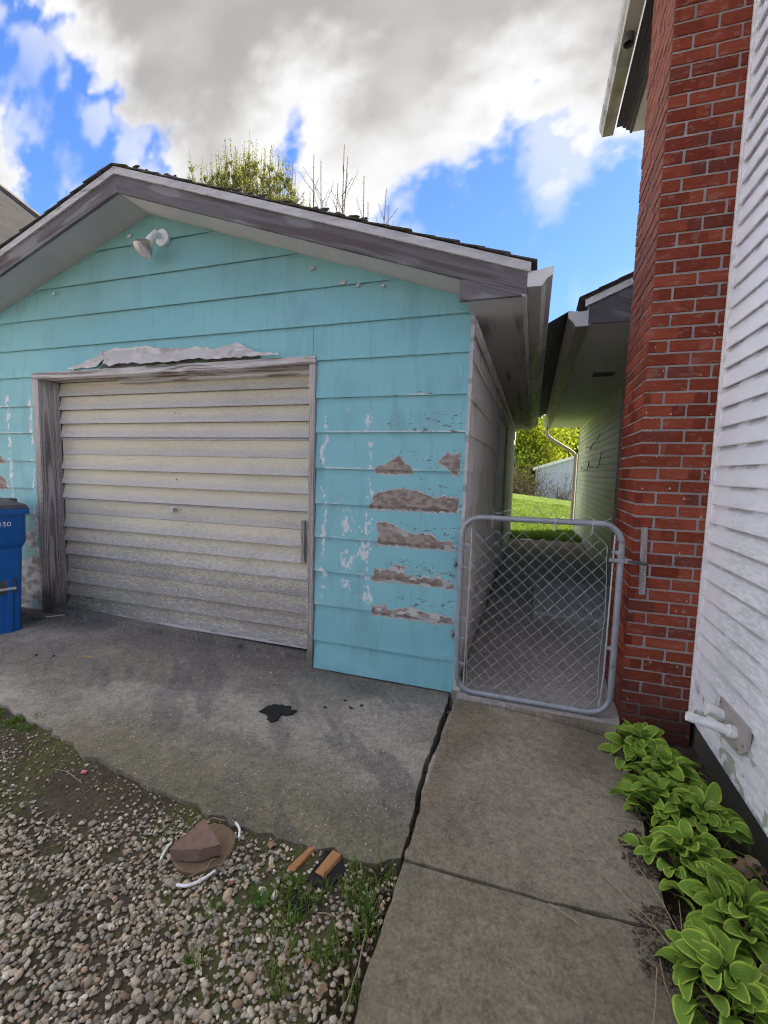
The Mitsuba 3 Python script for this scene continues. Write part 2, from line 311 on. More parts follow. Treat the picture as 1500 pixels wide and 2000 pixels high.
def soffit_fn(p, n, uv):
    c = mix((.42, .41, .41), (.50, .49, .49), fbm(p.x * 3.0, p.y * 1.5, 2.0))
    g = S(-.1, .25, p.y) * S(.55, .45, p.x)        # garage side eave: stained boards
    c = mix(c, (.22, .20, .20), g * .6); c = mix(c, (.06, .055, .055), g * S(.5, .75, fbm(p.x * 14.0, p.y * 1.1, 6.0, octaves=4)) * .7)
    h = S(.6, .7, p.x)                            # house eave: pale
    c = mix(c, mix((.46, .47, .45), (.54, .55, .53), fbm(p.x * 3.0, p.y * .8, 8.0)), h)
    return c
mat('soffit', pr(proc(soffit_fn), .75))
mat('trim', pr(proc(lambda p, n, uv: mix(mix((.36, .35, .36), (.50, .49, .50), fbm(p.x * 9.0, p.y * 3.0, p.z * 30.0)), (.14, .13, .13), S(.6, .75, fbm(p.x * 5.0, p.y * 5.0, p.z * 20.0 + 4)) * .6)), .75))
def galv_fn(p, n, uv):
    c = mix((.24, .25, .285), (.36, .37, .41), fbm(p.x * 14.0, p.y * 14.0, p.z * 14.0))
    return mix(c, (.14, .11, .09), S(.62, .75, fbm(p.x * 25.0, p.y * 25.0, p.z * 25.0 + 5)) * .5)
mat('galv', pr(proc(galv_fn), .5, metallic=.35))
mat('wire', pr((.46, .465, .47), .5, metallic=.3))
def shingle_fn(p, n, uv):
    c = mix((.06, .055, .06), (.12, .11, .115), fbm(p.x * 40.0, p.y * 40.0, p.z * 40.0))
    return mix(c, (.05, .055, .025), S(.5, .65, fbm(p.x * 3.0, p.y * 6.0, p.z * 5.0)) * .7)
mat('shingle', bump(pr(proc(shingle_fn), .95), lambda p, n, uv: fbm(p.x * 120.0, p.y * 120.0, p.z * 120.0) * .004))
def soil_fn(p, n, uv):
    c = mix((.035, .027, .019), (.085, .066, .047), fbm(p.x * 30.0, p.y * 30.0, 2.0, octaves=4))
    front = S(.05, -.1, p.x)
    c = mix(c, mix((.045, .035, .024), (.09, .072, .05), fbm(p.x * 12.0, p.y * 12.0, 8.0, octaves=4)), front)
    c = mix(c, (.075, .088, .024), S(.46, .60, fbm(p.x * 3.5, p.y * 3.5, 5.0) * .7 + fbm(p.x * 40.0, p.y * 40.0, 3.0) * .3) * front * .8)
    far = S(-3.5, -6.0, p.y)
    c = mix(c, mix((.21, .205, .20), (.29, .285, .275), fbm(p.x * 2.0, p.y * 2.0, 4.0)), far)  # unseen ground behind the lens, paled to bounce sunlight on the fronts
    return mix(c, (.09, .15, .03), S(7.3, 7.6, p.y))
mat('soil', bump(pr(proc(soil_fn), .98), lambda p, n, uv: fbm(p.x * 50.0, p.y * 50.0, 3.0, octaves=4) * .02, 1.0, 3e-3))
mat('lawn', bump(pr(proc(lambda p, n, uv: mix(mix((.085, .15, .018), (.135, .215, .03), fbm(p.x * 1.2, p.y * .8, 2.0, octaves=4)), (.05, .095, .015), S(.42, .7, fbm(p.x * 9.0, p.y * 3.0, 6.0) * .6 + fbm(p.x * 40.0, p.y * 12.0, 2.0) * .4) * .75)), .95), lambda p, n, uv: fbm(p.x * 18.0, p.y * 18.0, 3.0) * .06))
mat('vcol', pr(vmat(), .85))
mat('vgloss', pr(vmat(), .42))
mat('plastic', bump(pr(proc(lambda p, n, uv: mix((.006, .085, .30), (.010, .11, .37), fbm(p.x * 5.0, p.y * 5.0, p.z * 5.0))), .42), lambda p, n, uv: fbm(p.x * 150.0, p.y * 150.0, p.z * 150.0) * .0006))
mat('pvc', pr(proc(lambda p, n, uv: mix((.78, .78, .79), (.60, .59, .55), S(.45, .75, fbm(p.x * 12.0, p.y * 30.0, p.z * 30.0)) * .6)), .4))
scene['mat_leaf'] = {'type': 'principledthin', 'base_color': vmat(), 'roughness': .6, 'diff_trans': 1.1, 'spec_trans': 0.0, 'eta': 1.4}
def hosta_fn(p, n, uv):
    u, v = uv.x, uv.y      # v: across, -1..1 ; u along 0..1
    m = (.35 + .65 * noise(p.x * 9.0, p.y * 9.0, p.z * 9.0)) * S(.66, .90, dr.abs(v) + .10 * (noise(p.x * 60.0, p.y * 60.0, p.z * 60.0) - .5) + .25 * S(.8, 1.0, u))
    ve = .5 + .5 * dr.cos(v * 22.0)
    c = mix((.14, .25, .038), (.225, .36, .062), ve * .6 + .4 * fbm(p.x * 25.0, p.y * 25.0, p.z * 25.0))
    c = mix(c, (.30, .26, .12), S(.66, .72, fbm(p.x * 28.0, p.y * 28.0, p.z * 28.0)) * .5)
    return mix(c, (.50, .62, .10), m)
scene['mat_hosta'] = {'type': 'principledthin', 'base_color': proc(hosta_fn), 'roughness': .48, 'diff_trans': .5, 'spec_trans': 0.0, 'eta': 1.4}
def far_roof_fn(p, n, uv):
    r = dr.floor(p.z / .085); f = p.z / .085 - r
    c = mix((.020, .023, .028), (.034, .038, .044), cell_rand(r, dr.floor(p.y * 3.0 + r * 1.37)) * .6 + .4 * fbm(p.x * 3.0, p.z * 3.0))
    return mix(c, (.06, .058, .055), S(.28, .05, f) * .8)
mat('far_roof', pr(proc(far_roof_fn), .98, specular=.08))
mat('metal_white', pr((.50, .53, .62), .45))

# ------------------------------------------------------------------ ground, slabs
def lawn_z(x, y): return .05 - .10 * np.clip(x - .2, -6, 6) * sstep(9, 22, y) + .12 * sstep(9, 20, y) - 2.2 * sstep(25, 40, y)
def apron_z(x): return .027 * np.maximum(0, -(x + .75))
def front_z(x, y): return -.018 + .027 * np.maximum(0, -(x + .9)) * (y > -8) + .02 * (meshkit.fbm(np.stack([x * 2.2, y * 2.2, 0 * x], -1), 3, 4) - .5) * (np.abs(y) < 9)
def grid(xs, ys, zf):
    X, Y = np.meshgrid(xs, ys, indexing='ij'); Z = zf(X, Y); nx, ny = X.shape
    i, j = np.meshgrid(np.arange(nx - 1), np.arange(ny - 1), indexing='ij'); a = (i * ny + j).ravel()
    f = np.vstack([np.stack([a, a + ny, a + ny + 1], -1), np.stack([a, a + ny + 1, a + 1], -1)])
    return trimesh.Trimesh(np.stack([X.ravel(), Y.ravel(), Z.ravel()], -1), f, process=False)
xs = np.unique(np.concatenate([np.linspace(-160, -8, 20), np.linspace(-8, -3.2, 24), np.linspace(-3.2, .96, 140), np.linspace(.98, 8, 30), np.linspace(8, 160, 20)]))
ys = np.unique(np.concatenate([np.linspace(-160, -8, 20), np.linspace(-8, -2.8, 24), np.linspace(-2.8, -.9, 70), np.linspace(-.9, 8, 30), np.linspace(8, 60, 30), np.linspace(60, 200, 10)]))
def gz(x, y): return np.where(y > 7.2, lawn_z(x, y) - .3, np.where((x > -.05), -.075 + .01 * np.sin(x * 30) * np.sin(y * 23), front_z(x, y)) - .14 * ((y > -1.05) & (x < 0)))
put('ground', grid(xs, ys, gz), 'mat_soil', smooth=True, label='dark earth ground under the gravel and along the building footings', kind='structure')
put('lawn', grid(np.linspace(-40, 40, 90), np.concatenate([np.linspace(7.25, 20, 40), np.linspace(20.5, 70, 50)]), lambda x, y: lawn_z(x, y) + .05 * (meshkit.fbm(np.stack([x * .7, y * .7, 0 * x], -1), 3, 2) - .5)), 'mat_lawn', smooth=True, label='bright green sunlit lawn behind the two buildings', kind='structure')

def slab(poly, top, thick, zf=None, size=.12, amp=.004):
    # two sheets of one slab, fine enough to be uneven
    m = extrude(poly, thick); v, f = trimesh.remesh.subdivide_to_size(m.vertices, m.faces, size); m = trimesh.Trimesh(v, f, process=True)
    v = m.vertices.copy(); v[:, 2] += top - thick
    n = meshkit.fbm(np.stack([v[:, 0] * 5, v[:, 1] * 5, 0 * v[:, 0]], -1), 3, 5) - .5
    v[:, 2] += n * amp + (zf(v[:, 0]) if zf else 0); m.vertices = v; return m
front_edge = rough_ring([(-6.5, -.55), (-4.4, -.75), (-3.0, -1.06), (-2.42, -1.18), (-2.0, -1.24), (-1.62, -1.31), (-1.21, -1.355), (-.9, -1.377), (-.6, -1.402), (-.33, -1.396), (-.12, -1.40), (.03, -1.33)], .05, .012, 3, closed=False)
crack_L = rough_ring([(.028, -1.24), (.020, -1.1), (.0, -.95), (-.012, -.8), (-.006, -.6), (-.014, -.42), (-.012, -.2), (-.02, .12)], .03, .003, 4, closed=False)
apron = sg.Polygon([tuple(p) for p in front_edge + crack_L] + [(-6.5, .12)]).buffer(0)
put('driveway_apron', slab(apron, 0.0, .14, apron_z), 'mat_concrete', label='weathered concrete apron in front of the garage door', kind='structure')
wk = thing('walkway', 'concrete walkway of cracked slabs leading to the chain link gate', 'walkway')
labels[wk]['kind'] = 'structure'; labels[wk].pop('category')
lf = rough_ring([(.050, -1.347), (.048, -1.1), (.026, -.95), (.017, -.8), (.030, -.6), (.024, -.42), (.036, -.25), (.03, -.10)], .03, .0028, 6, closed=False)
s1 = sg.Polygon([tuple(p) for p in lf] + [tuple(p) for p in rough_ring([(.35, -.115), (.6, -.16), (.8, -.20), (.90, -.235), (.95, -.33), (.945, -.6), (.93, -1.0), (.92, -1.318), (.5, -1.338)], .05, .003, 8, closed=False)]).buffer(0)
put('slab', slab(s1, .018, .12, size=.1, amp=.004), 'mat_concrete', wk)
lf = rough_ring([(.055, -4.2), (.055, -1.95), (.05, -1.358)], .05, .005, 9, closed=False)
s2 = sg.Polygon([tuple(p) for p in lf] + [tuple(p) for p in rough_ring([(.3, -1.355), (.5, -1.350), (.91, -1.329), (.92, -1.5), (.90, -2.2), (.9, -4.2)], .05, .0025, 10, closed=False)]).buffer(0)
put('slab', slab(s2, .016, .12, size=.1, amp=.004), 'mat_concrete', wk)
s3 = sg.Polygon([tuple(p) for p in rough_ring([(.0, -.075), (.35, -.09), (.6, -.135), (.8, -.175), (.93, -.205), (.98, -.05), (.98, .62), (1.47, .66), (1.47, 7.35), (.02, 7.45)], .12, .008, 11)]).buffer(0)
put('slab', slab(s3, .035, .13, size=.2, amp=.006), 'mat_concrete', wk, label='dim passage slab running between the garage and the house')
put('concrete_step', slab(sg.Polygon(rough_ring([(.5, 1.62), (1.45, 1.62), (1.45, 3.05), (.5, 3.05)], .1, .006, 12)), .125, .09, size=.15), 'mat_concrete', label='low square concrete step block in the passage behind the gate', cat='step')
th = sg.Polygon([tuple(p) for p in rough_ring([(-3.665, -.004), (-3.3, -.012), (-2.6, .012), (-2.1, .028), (-1.6, .05), (-1.075, .06)], .03, .006, 13, closed=False)] + [(-1.075, .9), (-3.665, .9)]).buffer(0)
put('garage_floor', slab(th, .034, .06, apron_z), 'mat_concrete', label='edge of the garage floor slab showing under the door', kind='structure')

# ------------------------------------------------------------------ garage
M = .342
G = thing('garage', 'turquoise clapboard garage with peeling paint and a closed ribbed door', 'garage')
LAP = [0.012, .221, .487, .729, .971, 1.208, 1.451, 1.697, 1.93, 2.18, 2.412, 2.654, 2.894, 3.13, 3.37]
gable = sg.Polygon([(.004, -.2), (.0275, 2.493), (-2.43, 3.335), (-4.86, 2.50), (-4.86, -.2)])
hole = sg.box(-3.757, -.5, -1.012, 2.213)
DMG = [[(-.574, 1.458), (-.50, 1.475), (-.469, 1.509), (-.41, 1.546), (-.38, 1.51), (-.319, 1.458), (-.32, 1.43), (-.57, 1.43)],
 [(-.149, 1.515), (-.095, 1.564), (-.06, 1.55), (-.013, 1.571), (-.008, 1.43), (-.04, 1.43), (-.09, 1.475)],
 [(-.61, 1.205), (-.58, 1.24), (-.575, 1.275), (-.54, 1.30), (-.47, 1.315), (-.374, 1.330), (-.256, 1.31), (-.22, 1.295), (-.183, 1.284), (-.14, 1.28), (-.099, 1.297), (-.06, 1.28), (-.015, 1.288), (-.01, 1.19), (-.61, 1.19)],
 [(-.549, .965), (-.524, 1.021), (-.55, 1.06), (-.549, 1.093), (-.50, 1.102), (-.457, 1.095), (-.40, 1.065), (-.365, 1.046), (-.276, 1.031), (-.25, 1.04), (-.189, 1.042), (-.16, 1.025), (-.137, 1.003), (-.031, .998), (-.024, .95), (-.549, .95)],
 [(-.575, .725), (-.56, .77), (-.542, .788), (-.50, .775), (-.449, .79), (-.419, .815), (-.343, .814), (-.357, .775), (-.33, .75), (-.297, .758), (-.25, .745), (-.2, .755), (-.15, .75), (-.122, .784), (-.10, .75), (-.03, .735), (-.02, .70), (-.575, .70)],
 [(-.574, .49), (-.573, .52), (-.551, .53), (-.52, .525), (-.488, .547), (-.464, .512), (-.40, .515), (-.349, .522), (-.29, .539), (-.22, .525), (-.141, .519), (-.08, .51), (-.026, .506), (-.018, .46), (-.57, .46)],
 [(-4.45, 1.43), (-4.4, 1.50), (-4.26, 1.53), (-4.19, 1.46), (-4.2, 1.43)], [(-4.4, 1.19), (-4.35, 1.33), (-4.22, 1.30), (-4.15, 1.25), (-4.17, 1.19)]]
DMG = [sg.Polygon(rough_ring(p, .014, .0045, 30 + i)).buffer(0) for i, p in enumerate(DMG)]
chips = []
for (xa, xb, za, zb, n) in ((-.55, -.03, 1.38, 1.44, 0), (-.5, -.02, .53, .60, 8), (-.45, -.03, .74, .85, 8), (-.5, -.05, 1.70, 1.76, 6), (-.35, -.03, 1.70, 1.72, 5), (-.45, -.02, 1.30, 1.40, 5), (-.5, -.2, 1.93, 1.96, 4), (-4.3, -3.9, .3, .9, 10)):
    for _ in range(n):
        cx, cz, w, h = rng.uniform(xa, xb), rng.uniform(za, zb), rng.uniform(.006, .028), rng.uniform(.002, .006)
        chips.append(sg.Polygon(rough_ring([(cx - w, cz), (cx, cz + h), (cx + w, cz + h * .3), (cx + w * .3, cz - h)], .006, .0015, int(rng.integers(1e6)))).buffer(0))
primer = [sg.Polygon(rough_ring(list(p.buffer(.009).simplify(.003).exterior.coords)[:-1], .008, .004, 70 + i)).buffer(0).union(p) for i, p in enumerate(DMG)]
bare = so.unary_union(primer + chips); core_hole = so.unary_union(DMG + chips)

def board(poly, zb, zt, name='clapboard', m='mat_teal', out=.021, back=.004, t=.0042, **k):
    me = plate_xz(poly, 0.0, t); v = me.vertices.copy(); v[:, 1] -= back + (out - back) * (1 - (v[:, 2] - zb) / (zt - zb)); me.vertices = v
    return put(name, me, m, G, uv=uv_xz(me, zb), **k)
for i in range(len(LAP) - 1):
    zb, zt = LAP[i], LAP[i + 1]
    segs = [(-4.86, 0.05)]
    if 3 <= i <= 8: segs = [(-4.86, -.0115)]
    if i == 9: segs = [(-4.86, -1.0425), (-1.0395, 0.05)]
    for a, b in segs:
        poly = sg.box(a, zb, b, zt + .018).intersection(gable).difference(hole)
        if i < 2 : poly = poly.difference(sg.box(-9, -1, -3.5, .09 + .0))
        for g in [q for q in getattr(poly, 'geoms', [poly]) if q.area > .002]:
            # slightly uneven lower lip
            cut = g.difference(bare)
            big = [q for q in getattr(cut, 'geoms', [cut]) if q.area > 2e-4]
            board(sg.MultiPolygon(big) if len(big) > 1 else big[0], zb, zt)
            if g.intersects(bare):
                pl_ = g.buffer(-.001).intersection(so.unary_union(primer).buffer(.004)).difference(core_hole); pl_ = sg.MultiPolygon([q for q in getattr(pl_, 'geoms', [pl_]) if q.geom_type == 'Polygon' and q.area > 1e-5])
                for q_ in getattr(pl_, 'geoms', [pl_]):
                    if q_.area < 2e-5: continue
                    me = plate_xz(q_, 0.0, .003); v = me.vertices.copy(); v[:, 1] += .0014 - (.004 + .017 * (1 - (v[:, 2] - zb) / (zt - zb))); me.vertices = v
                    put('primer_edge', me, 'mat_primer', G, label='ragged rim of pale primer round the broken paint')
                ins = g.buffer(-.0015)
                notch = ins.difference(sg.Polygon(rough_ring([(-.6, 1.19), (-.37, 1.216), (-.01, 1.214), (-.01, 1.19)], .02, .004, 5)).buffer(0)) if i == 5 else ins
                me = plate_xz(notch, 0.0, .007); v = me.vertices.copy(); v[:, 1] += .0045 - (.004 + .017 * (1 - (v[:, 2] - zb) / (zt - zb))); me.vertices = v
                put('clapboard_core', me, 'mat_core', G, uv=uv_xz(me, zb), label='bare brown fibre core showing where the paint broke away')
    if 3 <= i <= 8: board(sg.Polygon([(-.0105, zb + .001), (.006 + .009 * zb, zb + .001), (.006 + .009 * zt, zt + .012), (-.0105, zt + .012)]), zb, zt, 'corner_cap', out=.0225, back=.006)
put('wall_sheathing', plate_xz(gable.difference(sg.box(-3.70, -.5, -1.05, 2.18)), .004, .02), 'mat_core', G)
# side wall
side_segs = [(.0, 2.47), (4.27, 7.6)]
for i in range(10):
    zb, zt = LAP[i], LAP[i + 1]
    for a, b in (side_segs if zt < 2.3 else [(.0, 7.6)]):
        zt2 = min(zt + .018, 2.46); h = zt - zb
        me = box(-.004, .0, a, b, zb, zt2); v = me.vertices.copy(); v[:, 0] += .004 + .013 * (1 - (v[:, 2] - zb) / h); me.vertices = v
        put('side_clapboard', me, 'mat_side', G, uv=uv_yz(me, zb))
put('side_sheathing', box(-.03, -.004, .026, 7.6, -.1, 2.5), 'mat_core', G)
put('corner_board', prism_y([(-.02, -.05), (.008, -.05), (.0265, 2.40), (-.02, 2.40)], -.001, .006), 'mat_side', G)
put('back_wall', cat([plate_xz(gable, 7.6, .03), box(-4.86, -4.83, .03, 7.598, -.1, 2.5)]), 'mat_side', G)
sd = put('side_door', cat([box(-.03, .002, 2.56, 4.18, .09, 2.12)]), 'mat_side', G, label='recessed door in the garage side wall')
put('casing', cat([bevel(-.02, .034, 2.475, 2.56, .08, 2.205), bevel(-.02, .034, 4.18, 4.262, .08, 2.205), bevel(-.02, .036, 2.562, 4.178, 2.12, 2.21)]), 'mat_trim', sd)
for i in range(10):
    me = bevel(-.002, .0205, -.0245, -.0012, LAP[i] + .002, min(LAP[i + 1] + .002, 2.41), .0015); me.vertices[:, 0] += .0068 + .009 * LAP[i]
    put('corner_strip', me, 'mat_side' if i < 3 else 'mat_trim', G)
put('corner_foot', prism_y([(.0, -.005), (.06, -.012), (.05, .06), (.008, .075)], -.03, -.022), 'mat_trim', G, label='bent white metal scrap at the foot of the garage corner')
put('frieze_board', bevel(.0195, .052, .02, 7.3, 2.335, 2.384), 'mat_side', G)
# roof
YF = -.296
R = None
def slope_strip(sgn, s0, s1, y0, y1, o0, o1, th=.012):
    # strip on the roof between distances s0..s1 (horizontal run from the ridge), o: height above the deck line
    pts = []
    x = lambda s: -2.43 + sgn * s
    z = lambda s: 3.495 - M * s
    prof = [(x(s0), z(s0) + o0), (x(s1), z(s1) + o1), (x(s1), z(s1) + o1 + th), (x(s0), z(s0) + o0 + th)]
    return prism_y(prof if sgn > 0 else prof[::-1], y0, y1)
R = put('roof', cat([slope_strip(s, .0, 2.79, YF + .004, 7.6, -.02, -.02, .019) for s in (1, -1)]), 'mat_fascia', G, label='low pitched roof with curled dark shingles')
for s in (1, -1):
    n = 21
    for k in range(n):
        s0, s1 = 2.82 * k / n - .03 * (k > 0), 2.82 * (k + 1) / n
        yf = YF - .018 - rng.uniform(0, .02)
        me = slope_strip(s, s0, s1, yf, 7.62, .001, .008 + rng.uniform(0, .005), .006)
        put('shingle_course', me, 'mat_shingle', R)
clumps = []
for k in range(34):
    t = rng.uniform(0.05, 1.9) ; sg_ = 1 if rng.random() < .8 else -1
    b = trimesh.creation.icosphere(1, rng.uniform(.006, .013)); b.vertices *= [2.6, 1, .55]; b.vertices += rng.normal(0, .002, b.vertices.shape)
    b.apply_translation((-2.43 + sg_ * t, YF - .015 + rng.uniform(-.01, .04), 3.518 - M * t)); clumps.append(b)
put('moss', cat(clumps), 'mat_shingle', R, smooth=True, kind='stuff', label='clumps of dark moss along the roof edge')
for s in (1, -1):
    zt, zbm = 3.492, 3.33
    prof = [(-2.43, zbm), (-2.43 + s * 2.775, zbm - M * 2.775), (-2.43 + s * 2.775, zt - M * 2.775), (-2.43, zt)]
    put('rake_board', plate_xz(sg.Polygon(prof), YF, .022), 'mat_fascia', G, label='weathered purple grey rake board ' + ('on the right slope' if s > 0 else 'on the left slope'))
    prof = [(-2.43 + s * .001, zt - .048), (-2.43 + s * 2.79, zt - .048 - M * 2.79), (-2.43 + s * 2.79, zt - .001 - M * 2.79), (-2.43 + s * .001, zt - .001)]
    put('rake_trim', plate_xz(sg.Polygon(prof), YF - .017, .0165), 'mat_trim', G)
    # gable soffit
    prof = [(-2.43 + s * .001, 3.334), (-2.43 + s * 2.43, 3.334 - M * 2.43), (-2.43 + s * 2.43, 3.346 - M * 2.43), (-2.43 + s * .001, 3.346)]
    put('gable_soffit', plate_xz(sg.Polygon(prof), YF + .023, .29), 'mat_soffit', G)
    put('soffit_molding', plate_xz(sg.Polygon([(-2.43 + s * .03, 3.30), (-2.43 + s * 2.3, 3.30 - M * 2.27), (-2.43 + s * 2.3, 3.333 - M * 2.3), (-2.43 + s * .03, 3.322)]), -.010, .004), 'mat_teal', G)
put('eave_return', plate_xz(sg.Polygon([(-.005, 2.381), (.318, 2.381), (.322, 2.405), (.10, 2.475), (-.005, 2.492)]), YF - .006, .028), 'mat_fascia', G, label='boxed triangular board closing the right eave')
put('eave_soffit', bevel(.022, .318, YF + .024, 7.3, 2.387, 2.397, .001), 'mat_soffit', G)
put('eave_fascia', bevel(.3195, .344, YF + .001, 7.3, 2.378, 2.50, .002), 'mat_trim', G)
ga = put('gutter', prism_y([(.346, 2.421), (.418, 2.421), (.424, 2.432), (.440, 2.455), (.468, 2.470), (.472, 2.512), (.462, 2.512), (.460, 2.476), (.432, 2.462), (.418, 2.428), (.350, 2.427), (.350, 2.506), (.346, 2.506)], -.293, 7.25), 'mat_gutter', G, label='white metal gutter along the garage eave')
put('end_cap', plate_xz(sg.Polygon([(.3455, 2.4205), (.4185, 2.4205), (.426, 2.432), (.442, 2.455), (.469, 2.470), (.473, 2.5125), (.425, 2.505), (.38, 2.498), (.3455, 2.4995)]), -.297, .0035), 'mat_gutter', ga)
# door frame
fr = put('door_frame', bevel(-3.7, -1.04, .0, .022, 2.151, 2.2, .002), 'mat_header', G, label='unpainted weathered wood frame around the ribbed door')
put('header', bevel(-3.755, -1.014, -.030, .148, 2.156, 2.212, .004), 'mat_header', fr)
put('jamb', bevel(-3.754, -3.681, -.030, .19, .03, 2.1545, .004), 'mat_jamb', fr, label='left jamb with bold swirling grain and a black rotted foot')
put('jamb', bevel(-1.0605, -1.0155, -.030, .19, -.005, 2.1545, .004), 'mat_jamb', fr)
put('stop', bevel(-3.6805, -3.655, .10, .14, .1, 2.15, .002), 'mat_jamb', fr)
put('stop', bevel(-2.9, -1.07, .09, .142, 2.118, 2.155, .003), 'mat_header', fr)
# torn board above the door
top = [(-3.326, 2.224), (-3.15, 2.262), (-2.987, 2.314), (-2.93, 2.345), (-2.793, 2.366), (-2.65, 2.358), (-2.475, 2.366), (-2.40, 2.345), (-2.335, 2.341), (-2.2, 2.335), (-2.131, 2.32), (-2.0, 2.335), (-1.912, 2.325), (-1.85, 2.30), (-1.785, 2.315), (-1.66, 2.338), (-1.60, 2.325), (-1.559, 2.29), (-1.46, 2.262), (-1.285, 2.236)]
bot = [(-1.273, 2.222), (-1.427, 2.222), (-1.62, 2.224), (-1.897, 2.226), (-1.97, 2.242), (-2.048, 2.236), (-2.25, 2.222), (-2.506, 2.221), (-2.7, 2.235), (-2.826, 2.221)]
def flap(pts, seed, curl):
    m = plate_xz(sg.Polygon(rough_ring(pts, .03, .005, seed)).buffer(0), -.027, .006); v, f = trimesh.remesh.subdivide_to_size(m.vertices, m.faces, .05); m = trimesh.Trimesh(v, f)
    v = m.vertices.copy(); n = meshkit.fbm(np.stack([v[:, 0] * 5, v[:, 2] * 9, 0 * v[:, 0]], -1), 3, seed) - .5
    v[:, 1] -= np.maximum(0, (2.31 - v[:, 2])) * curl + np.maximum(n, -.1) * .02; m.vertices = v; return m
put('torn_board', flap([(-2.93, 2.345)] + top[4:] + bot + [(-2.90, 2.245)], 3, .42), 'mat_flap', G, label='grey torn board peeling away above the door')
put('torn_board', flap(top[:3] + [(-2.935, 2.35), (-2.905, 2.29), (-2.968, 2.232), (-3.3, 2.216)], 8, .2), 'mat_flap', G, label='short torn end of the board above the door, at its left')
put('torn_gap', plate_xz(sg.Polygon(rough_ring([(-2.97, 2.214), (-2.9, 2.26), (-2.0, 2.262), (-1.45, 2.235), (-1.45, 2.214)], .05, .003, 9)).buffer(0), -.0255, .004), 'mat_shingle', G)  # dark sheet standing for the shade behind the torn board
# ribbed door
D = put('door', box(-3.68, -1.062, .18, .2, .08, 2.155), 'mat_door', G, label='closed cream ribbed overhead door streaked with grime')
secs = [(.098, .592), (.606, 1.110), (1.124, 1.650), (1.668, 2.150)]
for si, (a, b) in enumerate(secs):
    h = (b - a) / 4
    for k in range(4):
        zb = a + h * k; n = 7; prof = []
        flat = (k == 3 and si < 3)
        for j in range(n + 1):
            t = j / n; prof.append((.150 - (.003 if flat else .028 * (1 - t) ** 1.5), zb + .004 + (h - .003) * t))
        prof = [(.176, zb + .014), (.153, zb + .014 if not flat else zb + .006)] + prof + [(.176, zb + h + .001)]
        me = prism_x(prof[::-1], -3.652, -1.064)
        put('slat', me, 'mat_door', D, uv=uv_xz(me, zb))
    if si < 3: put('section_joint', bevel(-3.652, -1.064, .136, .176, b + .002, secs[si + 1][0] - .001, .002), 'mat_trim', D)
put('bottom_rail', bevel(-3.66, -1.064, .122, .176, .074, .099, .003), 'mat_trim', D)
lk = trimesh.creation.cylinder(.016, .03, sections=20); lk.apply_transform(rot([1, 0, 0], 90)); lk.apply_translation((-2.384, .124, 1.08))
lk2 = bevel(-2.392, -2.366, .094, .110, 1.058, 1.094, .004)
put('lock', cat([lk, lk2]), 'mat_wire', D, smooth=40, label='small chrome turn lock near the middle of the door')
put('pull_bar', bevel(-1.185, -1.155, .095, .128, .745, 1.062, .003), 'mat_jamb', D, label='dark wooden pull bar at the right edge of the door')
for zz in (1.87, 1.33, .87, .40):
    b = trimesh.creation.icosphere(2, .006); b.vertices *= [1, .5, 1]; b.apply_translation((-2.36, .134, zz)); put('rivet', b, 'mat_shingle', D, smooth=True)
# flood light under the gable
FL = thing('flood_light', 'white cone shaped flood light mounted under the garage gable peak', 'light')
def cyl(p0, p1, r0, r1=None, sides=24, **k): return tube([p0, p1], [r0, r1 if r1 is not None else r0], sides)
put('base_plate', tube([(-2.30, -.010, 3.14), (-2.30, -.034, 3.14), (-2.30, -.040, 3.14)], [.06, .06, .05], 28), 'mat_pvc', FL, smooth=40)
arm0 = np.array([-2.305, -.038, 3.14]); aim = np.array([-.22, -.5, -.84]); aim /= np.linalg.norm(aim)
put('knuckle', tube([arm0, arm0 + [0, -.03, .008]], [.02, .018], 14), 'mat_pvc', FL, smooth=40)
s0 = arm0 + np.array([.0, -.035, .015])
put('socket', tube([s0, s0 + aim * .02, s0 + aim * .10, s0 + aim * .105], [.022, .027, .029, .024], 20), 'mat_pvc', FL, smooth=40)
b0 = s0 + aim * .10
lamp = tube([b0 + aim * t for t in (0, .012, .035, .06, .085, .098)], [.024, .030, .046, .061, .071, .072], 28, cap=False)
put('reflector_lamp', lamp, 'mat_chrome', FL, smooth=40)
put('lens', tube([b0 + aim * .094, b0 + aim * .101, b0 + aim * .106], [.070, .055, .020], 28), 'mat_lens', FL, smooth=40)
scene['mat_chrome'] = two(pr((.62, .55, .50), .22, metallic=.85)); scene['mat_lens'] = two(pr((.45, .42, .42), .12, specular=.8))
# peeled bits under the rake
for x, z, w in ((-2.62, 3.19, .02), (-2.30, 3.29, .012), (-.83, 2.665, .03), (-.72, 2.64, .02), (-1.05, 2.78, .02), (-3.45, 2.85, .02), (-.55, 2.62, .015)):
    put('paint_flake', plate_xz(sg.Polygon(rough_ring([(x - w, z - .006), (x + w * .2, z + .012), (x + w, z + .008), (x + w * .5, z - .012)], .01, .003, int(1000 * w + 50 * abs(x)))).buffer(0), -.029, .006), 'mat_flap', G)

